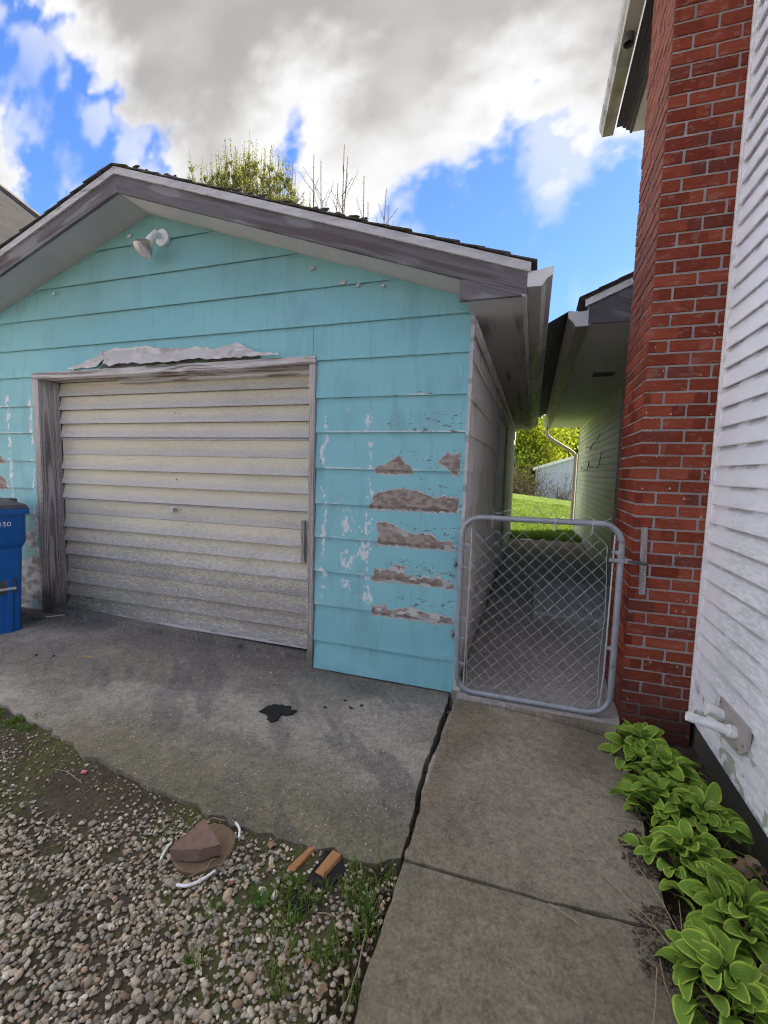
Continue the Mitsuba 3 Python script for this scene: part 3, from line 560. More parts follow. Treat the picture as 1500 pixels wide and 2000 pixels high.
# ------------------------------------------------------------------ chimney
CH = thing('chimney', 'tall red brick chimney on the side of the white house', 'chimney')
put('mortar_core', box(.991, 1.346, .0065, .594, -.2, 8.3), 'mat_mortar', CH)
extra = []; cnt = 0
for k in range(-2, 72):
    zb = .062 + .0685 * k; z0, z1 = zb + .0055, zb + .0685 - .0055
    if k % 2: rows = [(.985, 1.186, 0, .095), (1.198, 1.347, 0, .095), (.985, 1.08, .107, .305), (.985, 1.08, .317, .515), (.985, 1.08, .527, .60)]
    else: rows = [(.985, 1.076, 0, .2), (1.089, 1.286, 0, .095), (1.299, 1.347, 0, .095), (.985, 1.08, .212, .41), (.985, 1.08, .422, .60)]
    for (x0, x1, y0, y1) in rows:
        j = rng.uniform(-.0012, .0012, 4)
        left = y0 > 0
        me = bevel(x0 + (rng.uniform(-.0025, .0035) if left else j[0]), x1, y0 + (j[1] if not left else j[0]), y1 + j[2], z0 + j[3] * .6, z1 + j[2] * .6, .0022, .0009)
        if 0 <= k < 60: put('brick', me, 'mat_brick', CH); cnt += 1
        else: extra.append(me)
put('far_bricks', cat(extra), 'mat_brick', CH, kind='stuff', label='uppermost and lowest bricks of the chimney')
LS = put('latch_strip', bevel(-.016, .016, -.017, -.0005, -.192, .192, .002).apply_transform(trimesh.transformations.translation_matrix((1.0425, 0, .975)) @ rot([0, 1, 0], -2)), 'mat_jamb', label='short grey painted wood strip fixed upright on the chimney brick', cat='wood strip')

# ------------------------------------------------------------------ white house
H = thing('house', 'white vinyl sided house close on the right with a tall eave', 'house')
def vboard(x_wall, y0, y1, zb, h, parent, out=.014, name='siding_board'):
    # one course: butt lip, sloping face and a groove under the next lip
    o = x_wall - .002
    prof = [(o + .002, zb + h + .004), (o - .0005, zb + h + .004), (o + .0015, zb + h - .002), (o - .0035, zb + h - .0075), (o - out, zb + .0025), (o - out + .001, zb), (o - out + .004, zb - .0008), (o - out + .0042, zb + .003), (o + .002, zb + .006)]
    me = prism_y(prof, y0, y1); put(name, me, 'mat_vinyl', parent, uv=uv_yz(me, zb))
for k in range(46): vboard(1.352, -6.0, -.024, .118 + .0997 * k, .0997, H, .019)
put('corner_post', cat([bevel(1.326, 1.349, -.026, -.001, .10, 4.7, .003), bevel(1.331, 1.352, -.044, -.0262, .10, 4.7, .002)]), 'mat_pvc', H)
put('walls', cat([box(1.354, 8.6, -6.0, 1.64, .115, 4.74)]), 'mat_vinyl', H)
ev = lambda pts: [(.4263 + (x - .4263) * 1.0692, 1.45 + (z - 1.45) * 1.0692) for x, z in pts]
put('foundation', box(1.372, 8.55, -5.95, 1.2, -.4, .114), 'mat_mortar', H, label='dark block foundation below the siding')
roofp = [(.965, 4.545), (4.97, 7.55), (9.0, 4.545), (9.0, 4.50), (4.97, 7.45), (.965, 4.50)]
put('roof', prism_y(roofp[::-1], -6.3, 1.8), 'mat_shingle', H)
put('eave_molding', prism_y(ev([(.925, 4.30), (.935, 4.345), (1.03, 4.345), (1.045, 4.236), (1.030, 4.238), (1.022, 4.262), (1.0, 4.266), (.995, 4.285), (.975, 4.285), (.968, 4.302), (.945, 4.302)]), -6.2, 1.8), 'mat_dirty', H, label='dark grimy stepped molding under the house gutter')
mat('dirty', pr(proc(lambda p, n, uv: mix((.035, .036, .038), (.11, .11, .115), fbm(p.x * 14.0, p.y * .8, p.z * 14.0, octaves=4))), .8))
put('soffit', bevel(1.091, 1.353, -6.2, 1.795, 4.432, 4.445, .001), 'mat_soffit', H)
hg = put('gutter', prism_y(ev([(.905, 4.247), (.905, 4.335), (.899, 4.335), (.899, 4.254), (.829, 4.254), (.822, 4.275), (.808, 4.300), (.800, 4.338), (.793, 4.338), (.800, 4.295), (.814, 4.270), (.822, 4.247)]), -6.2, 1.8), 'mat_gutter', H, label='white house gutter high above the chimney side')
put('outlet', tube([(.892, .83, 4.449), (.892, .83, 4.405), (.889, .83, 4.378)], [.030, .030, .034], 14, cap=False), 'mat_dirty', hg, smooth=40, label='short dark downspout outlet under the house gutter')
put('end_cap', plate_xz(sg.Polygon(ev([(.9055, 4.2465), (.9055, 4.3355), (.7925, 4.3385), (.7995, 4.294), (.8135, 4.269), (.8215, 4.2465)])), 1.7985, .004), 'mat_gutter', hg)
# vent terminal on the siding
V = thing('vent_terminal', 'pair of white plastic pipes on a grey plate low on the white siding', 'vent')
pl = sg.Polygon([(-.40, .255), (-.635, .275), (-.70, .33), (-.70, .43), (-.405, .425)])
pm = extrude(pl, .012); v = pm.vertices.copy(); pm.vertices = np.stack([1.334 - v[:, 2], v[:, 0], v[:, 1]], -1); pm.invert()
put('plate', pm, 'mat_plate', V)
scene['mat_plate'] = two(pr((.34, .315, .31), .6))
def pipe(p0, p1, r):
    p0, p1 = np.array(p0), np.array(p1); d = (p1 - p0) / np.linalg.norm(p1 - p0)
    return tube([p0, p1, p1 - d * .0005, p1 - d * .09], [r, r, r * .82, r * .82], 28, cap=False)
p0, p1 = np.array([1.324, -.587, .348]), np.array([1.138, -.587, .388])
pp = put('pipe', pipe(p0, p1, .0205), 'mat_pvc', V, smooth=40, label='longer slim white pipe pointing out over the plants')
d = (p1 - p0) / np.linalg.norm(p1 - p0)
put('collar', tube([p0 + d * .002, p0 + d * .03, p0 + d * .031], [.0265, .0265, .021], 24), 'mat_pvc', pp, smooth=40)
put('pipe', pipe((1.324, -.449, .352), (1.258, -.449, .373), .027), 'mat_pvc', V, smooth=40, label='short wide white pipe stub behind the slim one')
for (yy, zz) in ((-.42, .405), (-.67, .335), (-.62, .292)):
    b = trimesh.creation.icosphere(2, .0045); b.apply_translation((1.321, yy, zz)); put('screw', b, 'mat_shingle', V, smooth=True)

# ------------------------------------------------------------------ rear wing of the house
W = thing('house_wing', 'low rear wing of the house forming the right side of the passage', 'house')
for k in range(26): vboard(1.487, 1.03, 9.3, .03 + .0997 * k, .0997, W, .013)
put('walls', box(1.489, 8.0, 1.26, 9.28, -.3, 2.62), 'mat_vinyl', W)
put('corner_trim', bevel(1.462, 1.49, 3.66, 3.74, .03, 2.605), 'mat_trim', W)
put('corner_trim', bevel(1.462, 1.488, 9.3, 9.36, .0, 2.605), 'mat_trim', W)
put('soffit', bevel(.786, 1.484, 1.035, 9.25, 2.611, 2.622, .001), 'mat_soffit', W)
put('soffit_vent', bevel(1.025, 1.245, 2.84, 3.06, 2.604, 2.613, .001), 'mat_dirty', W, label='dark slotted vent in the wing soffit')
put('fascia', bevel(.766, .785, 1.02, 9.3, 2.595, 2.76, .002), 'mat_trim', W)
gx = lambda x: 2.715 + .42 * (x - .70)
put('gable_board', plate_xz(sg.Polygon([(.767, 2.606), (1.34, 2.606), (1.34, gx(1.34)), (.767, gx(.767))]), 1.015, .02), 'mat_fascia', W)
put('rake_trim', plate_xz(sg.Polygon([(.742, gx(.742)), (1.345, gx(1.345)), (1.345, gx(1.345) + .052), (.735, gx(.735) + .052)]), .998, .034), 'mat_pvc', W)
wr = put('roof', prism_y([(.70, gx(.70) + .054), (1.345, gx(1.345) + .054), (1.345, gx(1.345) + .07), (.70, gx(.70) + .07)], .985, 1.26), 'mat_shingle', W)
put('shingle_slope', prism_y([(.70, gx(.70) + .0541), (4.0, gx(4.0) + .0541), (4.0, gx(4.0) + .0701), (.70, gx(.70) + .0701)], 1.262, 9.5), 'mat_shingle', wr)
for k in range(5): put('shingle_course', prism_y([(.69 + .13 * k, gx(.69 + .13 * k) + .072), (.82 + .13 * k, gx(.82 + .13 * k) + .0705), (.82 + .13 * k, gx(.82 + .13 * k) + .080), (.69 + .13 * k, gx(.69 + .13 * k) + .084)], .975 - rng.uniform(0, .01), 1.255), 'mat_shingle', wr)
wg = put('gutter', prism_y([(.7655, 2.592), (.7655, 2.705), (.760, 2.705), (.760, 2.60), (.685, 2.60), (.674, 2.625), (.650, 2.65), (.632, 2.665), (.627, 2.712), (.619, 2.712), (.624, 2.660), (.645, 2.640), (.667, 2.615), (.676, 2.592)], 1.02, 9.4), 'mat_gutter', W, label='white gutter along the wing, stained green below')
put('end_cap', plate_xz(sg.Polygon([(.766, 2.5915), (.766, 2.7055), (.70, 2.70), (.6185, 2.7125), (.6235, 2.6595), (.6445, 2.6395), (.6665, 2.6145), (.6755, 2.5915)]), 1.0155, .004), 'mat_gutter', wg)
put('bridging_sheet', prism_y([(.43, 2.604), (.626, 2.709), (.626, 2.716), (.43, 2.611)], 1.03, 7.2), 'mat_dirty', W, label='dark metal sheet sloping from the wing gutter over to the garage gutter')
put('downspout', tube(smooth_path([(.70, 9.3, 2.6), (.70, 9.32, 2.5), (.80, 9.36, 2.36), (1.28, 9.42, 2.06), (1.40, 9.42, 1.95), (1.42, 9.42, 1.8), (1.42, 9.42, .3)], 5), .042, 10), 'mat_plate', wg, smooth=40, label='downspout elbowing back to the far corner of the wing')
def wire_on_wing(pts, r=.006): return tube([(1.462 + o, y, z) for (y, z, o) in pts], r, 6)
put('wire_hook', wire_on_wing([(7.2, 2.02, -.03), (6.6, 1.98, -.03), (6.45, 1.92, -.03), (6.3, 2.03, -.02), (5.9, 2.03, -.03), (5.6, 2.06, -.03), (5.5, 2.16, 0)]), 'mat_dirty', label='crooked black wire hook, the higher one on the wing siding', cat='hook')
put('wire_hook', wire_on_wing([(8.2, 1.62, 0), (8.0, 1.56, -.03), (6.75, 1.56, -.03), (6.7, 1.72, -.02), (6.55, 1.6, -.03), (5.35, 1.58, -.03), (5.2, 1.62, -.03), (5.2, 1.82, 0)]), 'mat_dirty', label='long bent black wire hook, the lower one on the wing siding', cat='hook')

# ------------------------------------------------------------------ chain link gate
GT = thing('chain_link_gate', 'galvanized chain link gate between the garage and the chimney', 'gate')
GY = -.05
def rounded(x0, x1, z0, z1, r):
    pts = []
    for cx, cz, a0 in ((x1 - r, z0 + r, -90), (x1 - r, z1 - r, 0), (x0 + r, z1 - r, 90), (x0 + r, z0 + r, 180)):
        for a in np.linspace(a0, a0 + 90, 9): pts.append((cx + r * math.cos(math.radians(a)), GY, cz + r * math.sin(math.radians(a))))
    return pts
fp = rounded(.026, .921, .056, 1.176, .115)
fp = [(x, y, z + .006 * (x - .4)) for x, y, z in fp]
put('frame', tube(fp + [fp[0]], .0175, 14, cap=False), 'mat_galv', GT, smooth=True)
for a in (0.36, .40): put('seam_collar', tube([(a, GY, .0565 + .006 * (a - .4)), (a + .006, GY, .0565 + .006 * (a - .4))], .0192, 14), 'mat_galv', GT, smooth=40)
# woven wires, one bent wire after the other
wires = []; cw, ch = .0385, .081
def warp(x, z):
    s = (x - .45) / .4
    dz = -.025 * sstep(.75, 1.15, z) * (1 - s * s) + .010 * math.sin(7 * x + 3 * z)
    return x + .006 * math.sin(9 * z + 2 * x) + .01 * (z - .6) * 0, z + dz
ztop = lambda x: 1.135 - .035 * math.sin(x * 9) ** 2
for i in range(-1, 23):
    xc = .085 + i * cw; pts = []
    j = 0; z = .075
    while z < 1.15:
        x = xc + (cw if (j + i) % 2 else 0)
        if .07 <= x <= .885 and z < ztop(x) + .02:
            X, Z = warp(x, z); pts.append((X, GY + (.0018 if (j + i) % 2 else -.0018), Z))
        z += ch / 2; j += 1
    if len(pts) > 2: wires.append(tube(pts, .0016, 5))
for j in range(0): pass
put('chain_link', cat(wires), 'mat_wire', GT, kind='stuff', label='woven diamond mesh of thin galvanized wire')
put('tension_bar', tube([(.073, GY - .001, .09), (.082, GY - .001, .6), (.086, GY - .001, 1.09)], .004, 6), 'mat_wire', GT)
put('tension_bar', tube([(.864, GY - .001, .10), (.878, GY - .001, .3), (.884, GY - .001, 1.12)], .0045, 6), 'mat_wire', GT)
def band(x0, x1, z, n='band_clamp'):
    put(n, cat([tube([(x0, GY, z - .011), (x0, GY, z + .011)], .0205, 14), bevel(min(x0, x1), max(x0, x1), GY - .009, GY - .003, z - .009, z + .009, .001)]), 'mat_galv', GT, smooth=40)
for z in (1.0, .53, .235): band(.029, .082, z)
band(.916, .872, 1.02); band(.916, .872, .462)
for z in (.86, .40):
    h = put('hinge', cat([tube([(.026, GY, z - .014), (.026, GY, z + .014)], .0225, 14), bevel(.026, .07, GY - .012, GY + .012, z - .008, z + .008, .002)]), 'mat_galv', GT, smooth=40)
    put('hinge_pin', tube([(-.014, -.018, z + .0), (-.014, GY - .004, z + .0), (-.012, GY - .006, z + .006), (-.012, GY - .006, z + .045)], [.008, .008, .009, .009], 10), 'mat_galv', h, smooth=40)
    put('bolt_nut', tube([(-.014, -.017, z), (-.014, -.030, z)], .014, 6), 'mat_dirty', h)
lt = put('latch', cat([bevel(.86, .935, GY - .022, GY + .022, .965, .985, .003), bevel(.935, .975, GY - .014, GY - .004, .962, .988, .003)]), 'mat_galv', GT, label='fork latch at the right edge of the gate')
put('latch_fork', cat([tube([(.955, GY - .012, .976), (1.0, GY - .010, .972), (1.055, GY - .006, .966)], .008, 8), tube([(.955, GY + .016, .976), (1.0, GY + .014, .972), (1.03, GY + .014, .97)], .006, 8)]), 'mat_dirty', lt, smooth=True)
def twire(pts, r=.0017): put('loose_wire', tube(smooth_path([(x, GY + o, z) for x, o, z in pts], 4), r, 5), 'mat_wire', GT, smooth=True)
twire([(.19, .0, 1.232), (.22, 0, 1.212), (.25, -.01, 1.205), (.28, 0, 1.222), (.33, .01, 1.226), (.36, 0, 1.205), (.39, .0, 1.197)])
twire([(.385, .0, 1.16), (.42, 0, 1.20), (.46, .0, 1.252)]); twire([(.462, .0, 1.252), (.485, 0, 1.225), (.51, 0, 1.214), (.54, .0, 1.226)])
twire([(.545, .0, 1.24), (.565, 0, 1.215), (.59, .0, 1.19), (.64, 0, 1.185)]); twire([(.66, .0, 1.19), (.68, 0, 1.216), (.72, 0, 1.218), (.76, 0, 1.205), (.80, 0, 1.185), (.83, 0, 1.195), (.86, 0, 1.212)])
for x in (.205, .56, .76): put('tie_wire', tube(smooth_path([(x, GY - .018, 1.12), (x + .003, GY - .022, 1.165), (x + .008, GY, 1.20), (x + .012, GY + .02, 1.17), (x + .01, GY + .012, 1.12)], 4), .0022, 5), 'mat_wire', GT, smooth=True)
put('tie_wire', tube(smooth_path([(.545, GY - .01, 1.135), (.56, GY - .021, 1.165), (.585, GY - .01, 1.20), (.60, GY + .01, 1.215)], 4), .0024, 5), 'mat_wire', GT, smooth=True)
for x in (.15, .55, .76): put('tie_wire', tube([(x, GY - .019, .078), (x + .002, GY - .0195, .056), (x + .004, GY - .01, .036), (x + .008, GY + .016, .05), (x + .006, GY + .012, .09)], .0016, 5), 'mat_wire', GT)

# ------------------------------------------------------------------ blue bin
BN = thing('wheeled_bin', 'blue wheeled bin with a black lid left of the garage door', 'bin')
bf = np.array([.93, -.36]); bl = np.array([-.36, -.93])        # out of the front face / along it to the left
B0 = np.array([-3.45, -.36, .074])
def bin_pt(u, w, z): return np.array([B0[0] + bl[0] * u - bf[0] * w, B0[1] + bl[1] * u - bf[1] * w, B0[2] + z])
def bin_hull(levels, inset=.03):
    pts = []
    for (z, u0, u1, w0, w1) in levels:
        for (a, b) in ((u0, w0), (u1, w0), (u0, w1), (u1, w1)):
            su, sw = (1 if a == u0 else -1), (1 if b == w0 else -1)
            pts += [bin_pt(a + su * inset, b, z), bin_pt(a, b + sw * inset, z), bin_pt(a + su * inset * .3, b + sw * inset * .3, z)]
    return trimesh.convex.convex_hull(np.array(pts))
put('body', cat([bin_hull([(0, .03, .51, .02, .50), (.70, .0, .54, .0, .58)]), bin_hull([(.68, .0, .54, .0, .58), (.73, -.02, .56, -.03, .60), (.97, -.025, .565, -.035, .61)])]), 'mat_plastic', BN, smooth=30)
put('rim', cat([bin_hull([(.955, -.045, .585, -.055, .63), (1.0, -.045, .585, -.055, .63)], .02)]), 'mat_plastic', BN, smooth=30)
put('rib', bin_hull([(.0, .09, .13, .003, .05), (.45, .07, .11, -.012, .05)], .006), 'mat_plastic', BN, smooth=30)
put('lid', cat([bin_hull([(1.002, -.04, .58, -.05, .64), (1.03, -.03, .57, -.04, .66), (1.055, .03, .5, .05, .6)], .02), bin_hull([(1.035, -.02, .05, .2, .4), (1.062, -.02, .04, .2, .36)], .01)]), 'mat_dirty', BN, smooth=30)
put('lift_bar', tube([bin_pt(.06, -.012, .36), bin_pt(.48, -.012, .36)], .011, 10), 'mat_wire', BN, smooth=40)
put('bar_recess', bin_hull([(.32, .055, .485, -.004, .05), (.43, .055, .485, -.004, .05)], .006), 'mat_dirty', BN)
for u in (.02, .52):
    c0, c1 = bin_pt(u - .03, .55, .09), bin_pt(u + .03, .55, .09); put('wheel', tube([c0, c1], .105, 20), 'mat_dirty', BN, smooth=40)
tm = text_mesh('830', .034, .002, bold=False); tv = tm.vertices.copy(); wtx = tv[:, 0].max()
o = bin_pt(.075 + wtx, -.0345, .865); ex = np.array([-bl[0], -bl[1], 0]); ez = np.array([0, 0, 1.0]); en = np.array([bf[0], bf[1], 0])
tm.vertices = o + tv[:, :1] * ex + tv[:, 1:2] * ez + tv[:, 2:] * en
put('number', tm, 'mat_pvc', BN, label='white stencilled number on the bin front')

# ------------------------------------------------------------------ small things on the ground
sdk = thing('screwdriver', 'screwdriver with a black handle lying by the left door jamb', 'screwdriver')
a, b, c = np.array([-3.62, -.20, .097]), np.array([-3.55, -.14, .097]), np.array([-3.47, -.03, .094])
put('handle', tube([a, a + (b - a) * .1, a + (b - a) * .5, b], [.010, .014, .013, .009], 10), 'mat_dirty', sdk, smooth=True)
put('shaft', tube([b, c], .0035, 8), 'mat_wire', sdk, smooth=40)
def chip(name, cx, cy, z, L, w, h, deg, col, label, catg, group=None):
    m = bevel(-L / 2, L / 2, -w / 2, w / 2, 0, h, .002, .0035); m.apply_transform(trimesh.transformations.translation_matrix((cx, cy, z)) @ rot([0, 0, 1], deg) @ rot([1, 0, 0], 4))
    return put(name, m, 'mat_vcol', color=vcol(m, col), label=label, cat=catg, group=group)
chip('wood_chip', -2.565, -.529, .045, .07, .018, .008, 20, (.40, .26, .10), 'small yellow wood chip on the concrete before the garage door', 'wood chip')
chip('wood_scrap', -.318, -1.452, -.012, .125, .024, .010, 75, (.36, .17, .075), 'thin orange brown wood scrap, the left of two among the weeds', 'wood scrap')
chip('wood_scrap', -.213, -1.445, -.008, .105, .038, .014, 76, (.38, .185, .08), 'wide orange brown wood scrap on black scraps, the right of two', 'wood scrap')
def scrap(name, pts, z, t, label, seed, deg=0, m='mat_tar'):
    me = extrude(sg.Polygon(rough_ring(pts, .015, .004, seed)).buffer(0), t); v, f = trimesh.remesh.subdivide_to_size(me.vertices, me.faces, .03); me = trimesh.Trimesh(v, f)
    v = me.vertices.copy(); v[:, 2] += z + .010 * (meshkit.fbm(np.stack([v[:, 0] * 22, v[:, 1] * 22, 0 * v[:, 0]], -1), 2, seed) - .35); me.vertices = v
    return put(name, me, m, smooth=25, label=label, cat='shingle scrap')
scene['mat_tar'] = two(pr((.012, .0125, .014), .75))
scrap('tar_scrap', [(-1.04, -.66), (-1.0, -.57), (-.95, -.545), (-.92, -.56), (-.89, -.545), (-.875, -.585), (-.83, -.57), (-.835, -.61), (-.87, -.645), (-.90, -.645), (-.885, -.70), (-.91, -.735), (-.955, -.70), (-.97, -.675)], .006, .006, 'torn black tar paper scrap on the middle of the apron', 3)
scrap('tar_scrap', [(-.26, -1.52), (-.17, -1.55), (-.15, -1.44), (-.19, -1.37), (-.25, -1.39)], -.016, .007, 'black shingle scrap under the right wood scrap', 4)
scrap('tar_scrap', [(-.30, -1.62), (-.22, -1.64), (-.20, -1.585), (-.26, -1.57)], -.02, .007, 'black shingle scrap half hidden by the weeds', 5)
for i, (x, y) in enumerate(((-2.78, -.62), (-2.90, -.66), (-.62, -.35), (-.55, -.42), (-.50, -.37), (-.70, -.47))):
    m = trimesh.creation.icosphere(1, .007); m.vertices *= [1.6, 1, .4]; m.vertices += rng.normal(0, .002, m.vertices.shape); m.apply_translation((x, y, apron_z(np.array([x]))[0] + .004))
    put('tar_crumb', m, 'mat_tar', label='tiny black tar crumb lying on the concrete apron', cat='crumb', group='tar crumbs on the apron')
# half paver on a clay disc with a broken white ring
PV = np.array([-.697, -1.53])
disc = tube([(PV[0] + .005, PV[1] - .005, -.03), (PV[0] + .005, PV[1] - .005, -.004), (PV[0] + .005, PV[1] - .005, -.001)], [.112, .112, .107], 40)
disc = trimesh.Trimesh(*trimesh.remesh.subdivide_to_size(disc.vertices, disc.faces, .02), process=True); disc.vertices = disc.vertices + (meshkit.fbm(np.array(disc.vertices) * 40, 3, 2) - .5)[:, None] * [.003, .003, .005]
put('clay_disc', disc, 'mat_clay', smooth=40, label='round flat clay cap set in the gravel under the paver piece', cat='disc')
scene['mat_clay'] = two(bump(pr(proc(lambda p, n, uv: mix((.13, .085, .055), (.21, .145, .095), fbm(p.x * 25.0, p.y * 25.0, p.z * 9.0, octaves=4))), .9), lambda p, n, uv: fbm(p.x * 90.0, p.y * 90.0, p.z * 90.0) * .003))
scene['mat_paver'] = two(bump(pr(proc(lambda p, n, uv: mix((.15, .088, .066), (.24, .155, .125), fbm(p.x * 40.0, p.y * 40.0, p.z * 40.0, octaves=4))), .92), lambda p, n, uv: fbm(p.x * 110.0, p.y * 110.0, p.z * 110.0) * .004))
ppoly = sg.Polygon(rough_ring([(-.762, -1.637), (-.654, -1.606), (-.600, -1.558), (-.66, -1.525), (-.726, -1.49), (-.746, -1.56)], .04, .0012, 17)).buffer(0).buffer(-.004).buffer(.004)
pm = extrude(ppoly, .05); pm.apply_translation((0, 0, .001))
v, f = trimesh.remesh.subdivide_to_size(pm.vertices, pm.faces, .012); pm = trimesh.Trimesh(v, f, process=True)
v = pm.vertices.copy(); q_ = np.stack([meshkit.fbm(v * 60 + 7 * i_, 3, i_) for i_ in range(3)], -1) - .5; q2_ = np.stack([meshkit.fbm(v * 18 + 5 * i_, 2, 4 + i_) for i_ in range(3)], -1) - .5; pm.vertices = v + q_ * .006 + q2_ * np.array([.010, .010, .006])
ctr = pm.vertices.mean(0); pm.apply_transform(trimesh.transformations.translation_matrix(ctr) @ rot([1, 0, 0], 5) @ trimesh.transformations.translation_matrix(-ctr)); pm.apply_translation((0, 0, .008))
put('paver_piece', pm, 'mat_paver', smooth=40, label='broken wedge shaped reddish paver lying on the round clay cap', cat='paver')
for pts_, lab in (([(-.671, -1.699), (-.638, -1.69), (-.612, -1.666), (-.594, -1.635), (-.584, -1.608)], 'longest curved white ring fragment below the paver'), ([(-.80, -1.641), (-.817, -1.60), (-.822, -1.564)], 'curved white ring fragment left of the paver'), ([(-.652, -1.40), (-.618, -1.42), (-.594, -1.456)], 'short curved white ring fragment right of the paver')):
    put('ring_fragment', tube(smooth_path([(x, y, -.001) for x, y in pts_], 5), .0052, 8), 'mat_pvc', smooth=True, label=lab, cat='ring fragment')
mm = bevel(-.012, .012, -.009, .009, 0, .008, .002, .003); mm.apply_translation((-1.50, -1.39, .0)); put('pink_scrap', mm, 'mat_vcol', color=vcol(mm, (.55, .16, .17)), label='tiny pink scrap at the mossy edge of the apron', cat='scrap')

# ------------------------------------------------------------------ gravel
ico = trimesh.creation.icosphere(1, 1.0)
octa = trimesh.Trimesh([[1, 0, 0], [-1, 0, 0], [0, 1, 0], [0, -1, 0], [0, 0, 1], [0, 0, -1]], [[0, 2, 4], [2, 1, 4], [1, 3, 4], [3, 0, 4], [2, 0, 5], [1, 2, 5], [3, 1, 5], [0, 3, 5]], process=False).subdivide()
IV, IF = np.array(octa.vertices), np.array(octa.faces); IV = IV / np.linalg.norm(IV, axis=1, keepdims=True); NV = len(IV)
def pebbles(n, pick, size):
    P = pick(n); n = len(P); s = size(P) * np.exp(rng.normal(0, .28, n)); V = []; C = []
    pal = np.array([1.26, 1.17, 1.02]) * np.array([(.34, .31, .27), (.27, .25, .22), (.43, .40, .36), (.36, .30, .24), (.22, .20, .185), (.48, .46, .43), (.30, .22, .17), (.27, .28, .26)])
    shapes = []
    for k in range(24):
        v = IV.copy(); w = meshkit.fbm(v * 1.4 + k * 9.1, 2, k) - .5; v = v * (1 + .65 * w[:, None])
        for _ in range(5):
            q = rng.normal(size=3); q /= np.linalg.norm(q); dd = v @ q; c = rng.uniform(.55, .85); v = v - np.maximum(dd - c, 0)[:, None] * q
        shapes.append(v * [1.25, .95, rng.uniform(.55, .8)])
    for i in range(n):
        v = shapes[rng.integers(24)] * s[i]; a = rng.uniform(0, 6.28); t = rng.normal(0, .25, 2)
        ca, sa = math.cos(a), math.sin(a); v = v @ np.array([[ca, sa, 0], [-sa, ca, 0], [0, 0, 1]]) @ np.array([[1, 0, t[0]], [0, 1, t[1]], [-t[0], -t[1], 1]])
        V.append(v + P[i]); c = pal[rng.choice(8, p=[.24, .18, .14, .12, .09, .08, .06, .09])] * rng.uniform(.5, 1.12) ; C.append(np.tile(c, (NV, 1)))
    V = np.vstack(V); F = (IF[None] + NV * np.arange(n)[:, None, None]).reshape(-1, 3)
    return trimesh.Trimesh(V, F, process=False), np.vstack(C)
edge = sg.LineString(front_edge); EX = np.array(front_edge)
def edge_y(x): return np.interp(x, EX[:, 0], EX[:, 1])
def dens(x, y):
    m = meshkit.fbm(np.stack([x * 2.3 + 4, y * 2.3, 0 * x], -1), 3, 15)
    d = edge_y(x) - y
    lo = .22 + .78 * sstep(.05, .42, d + .5 * (m - .5) + .25 * sstep(-1.5, -.5, x)) 
    weed = np.exp(-((x + .22) / .2) ** 2 - ((y + 1.62) / .14) ** 2) * .55 + np.exp(-((x + .0) / .08) ** 2) * .35
    dark = np.exp(-((x + 1.55) / .35) ** 2 - ((y + 1.55) / .08) ** 2) * .6
    holes = sum(a * np.exp(-((x - hx) / .07) ** 2 - ((y - hy) / .035) ** 2) for hx, hy, a in ((-1.24, -1.74, 1.1), (-1.08, -1.88, 1.1), (-1.0, -1.66, .8), (-.80, -1.80, .8), (-1.5, -1.66, .8), (-.45, -1.66, .6)))
    return np.clip(lo - weed - dark - holes - .35 * sstep(.5, .72, m), .03, 1)
def pick(n):
    x = rng.uniform(-3.0, .035, n); y = rng.uniform(-2.75, -1.1, n); ok = (edge_y(x) - y > .012) & (rng.random(n) < dens(x, y))
    ok &= np.hypot(x - PV[0], y - PV[1]) > .114
    for bx in ((-.255, -.155, -1.54, -1.38), (-.30, -.2, -1.64, -1.575), (-.345, -.29, -1.51, -1.39)): ok &= ~((x > bx[0]) & (x < bx[1]) & (y > bx[2]) & (y < bx[3]))
    x, y = x[ok], y[ok]; return np.stack([x, y, front_z(x, y) + rng.uniform(-.002, .011, len(x)) * 1], -1)
gm, gc = pebbles(31000, pick, lambda P: .0042 + .0028 * sstep(.06, .45, edge_y(P[:, 0]) - P[:, 1] + .25 * sstep(-1.5, -.5, P[:, 0])))
put('gravel', gm, 'mat_vcol', smooth=True, color=gc, label='loose grey and tan pebbles covering the ground before the apron', kind='stuff')
def pick5(n):
    x = rng.uniform(-2.9, .03, n); y = rng.uniform(-2.3, -1.1, n); ok = (edge_y(x) - y > .0) & (np.hypot(x - PV[0], y - PV[1]) > .11); x, y = x[ok], y[ok]; return np.stack([x, y, front_z(x, y) + rng.uniform(-.002, .003, len(x))], -1)
gm, gc = pebbles(16000, pick5, lambda P: .0024 * np.ones(len(P)))
put('fine_grit', gm, 'mat_vcol', color=np.clip(gc * np.array([.42, .38, .31]), 0, 1), smooth=True, label='dark fine grit and crumbs of earth between the pebbles', kind='stuff')
def pick2(n):
    t = rng.random(n); x = rng.uniform(-.02, .06, n); y = rng.uniform(-1.9, -.1, n); x = np.where(y < -1.35, rng.uniform(-.05, .03, n), rng.uniform(-.02, .035, n)); return np.stack([x, y, -.06 + 0 * x + rng.uniform(-.01, .01, n)], -1)
gm, gc = pebbles(160, pick2, lambda P: .007 * np.ones(len(P)))
put('crack_grit', gm, 'mat_vcol', color=gc * .5, label='dark grit in the crack between apron and walkway', kind='stuff')
# loose little stones on the concrete
def pick3(n):
    x = rng.uniform(-3.4, -.05, n); y = rng.uniform(-1.2, -.05, n); ok = y > edge_y(x) + .02; x, y = x[ok], y[ok]; return np.stack([x, y, apron_z(x) + .003], -1)
gm, gc = pebbles(260, pick3, lambda P: .0030 * np.ones(len(P)))
put('loose_grit', gm, 'mat_vcol', color=np.clip(gc * 1.1, 0, 1), label='tiny loose stones scattered over the apron', kind='stuff')

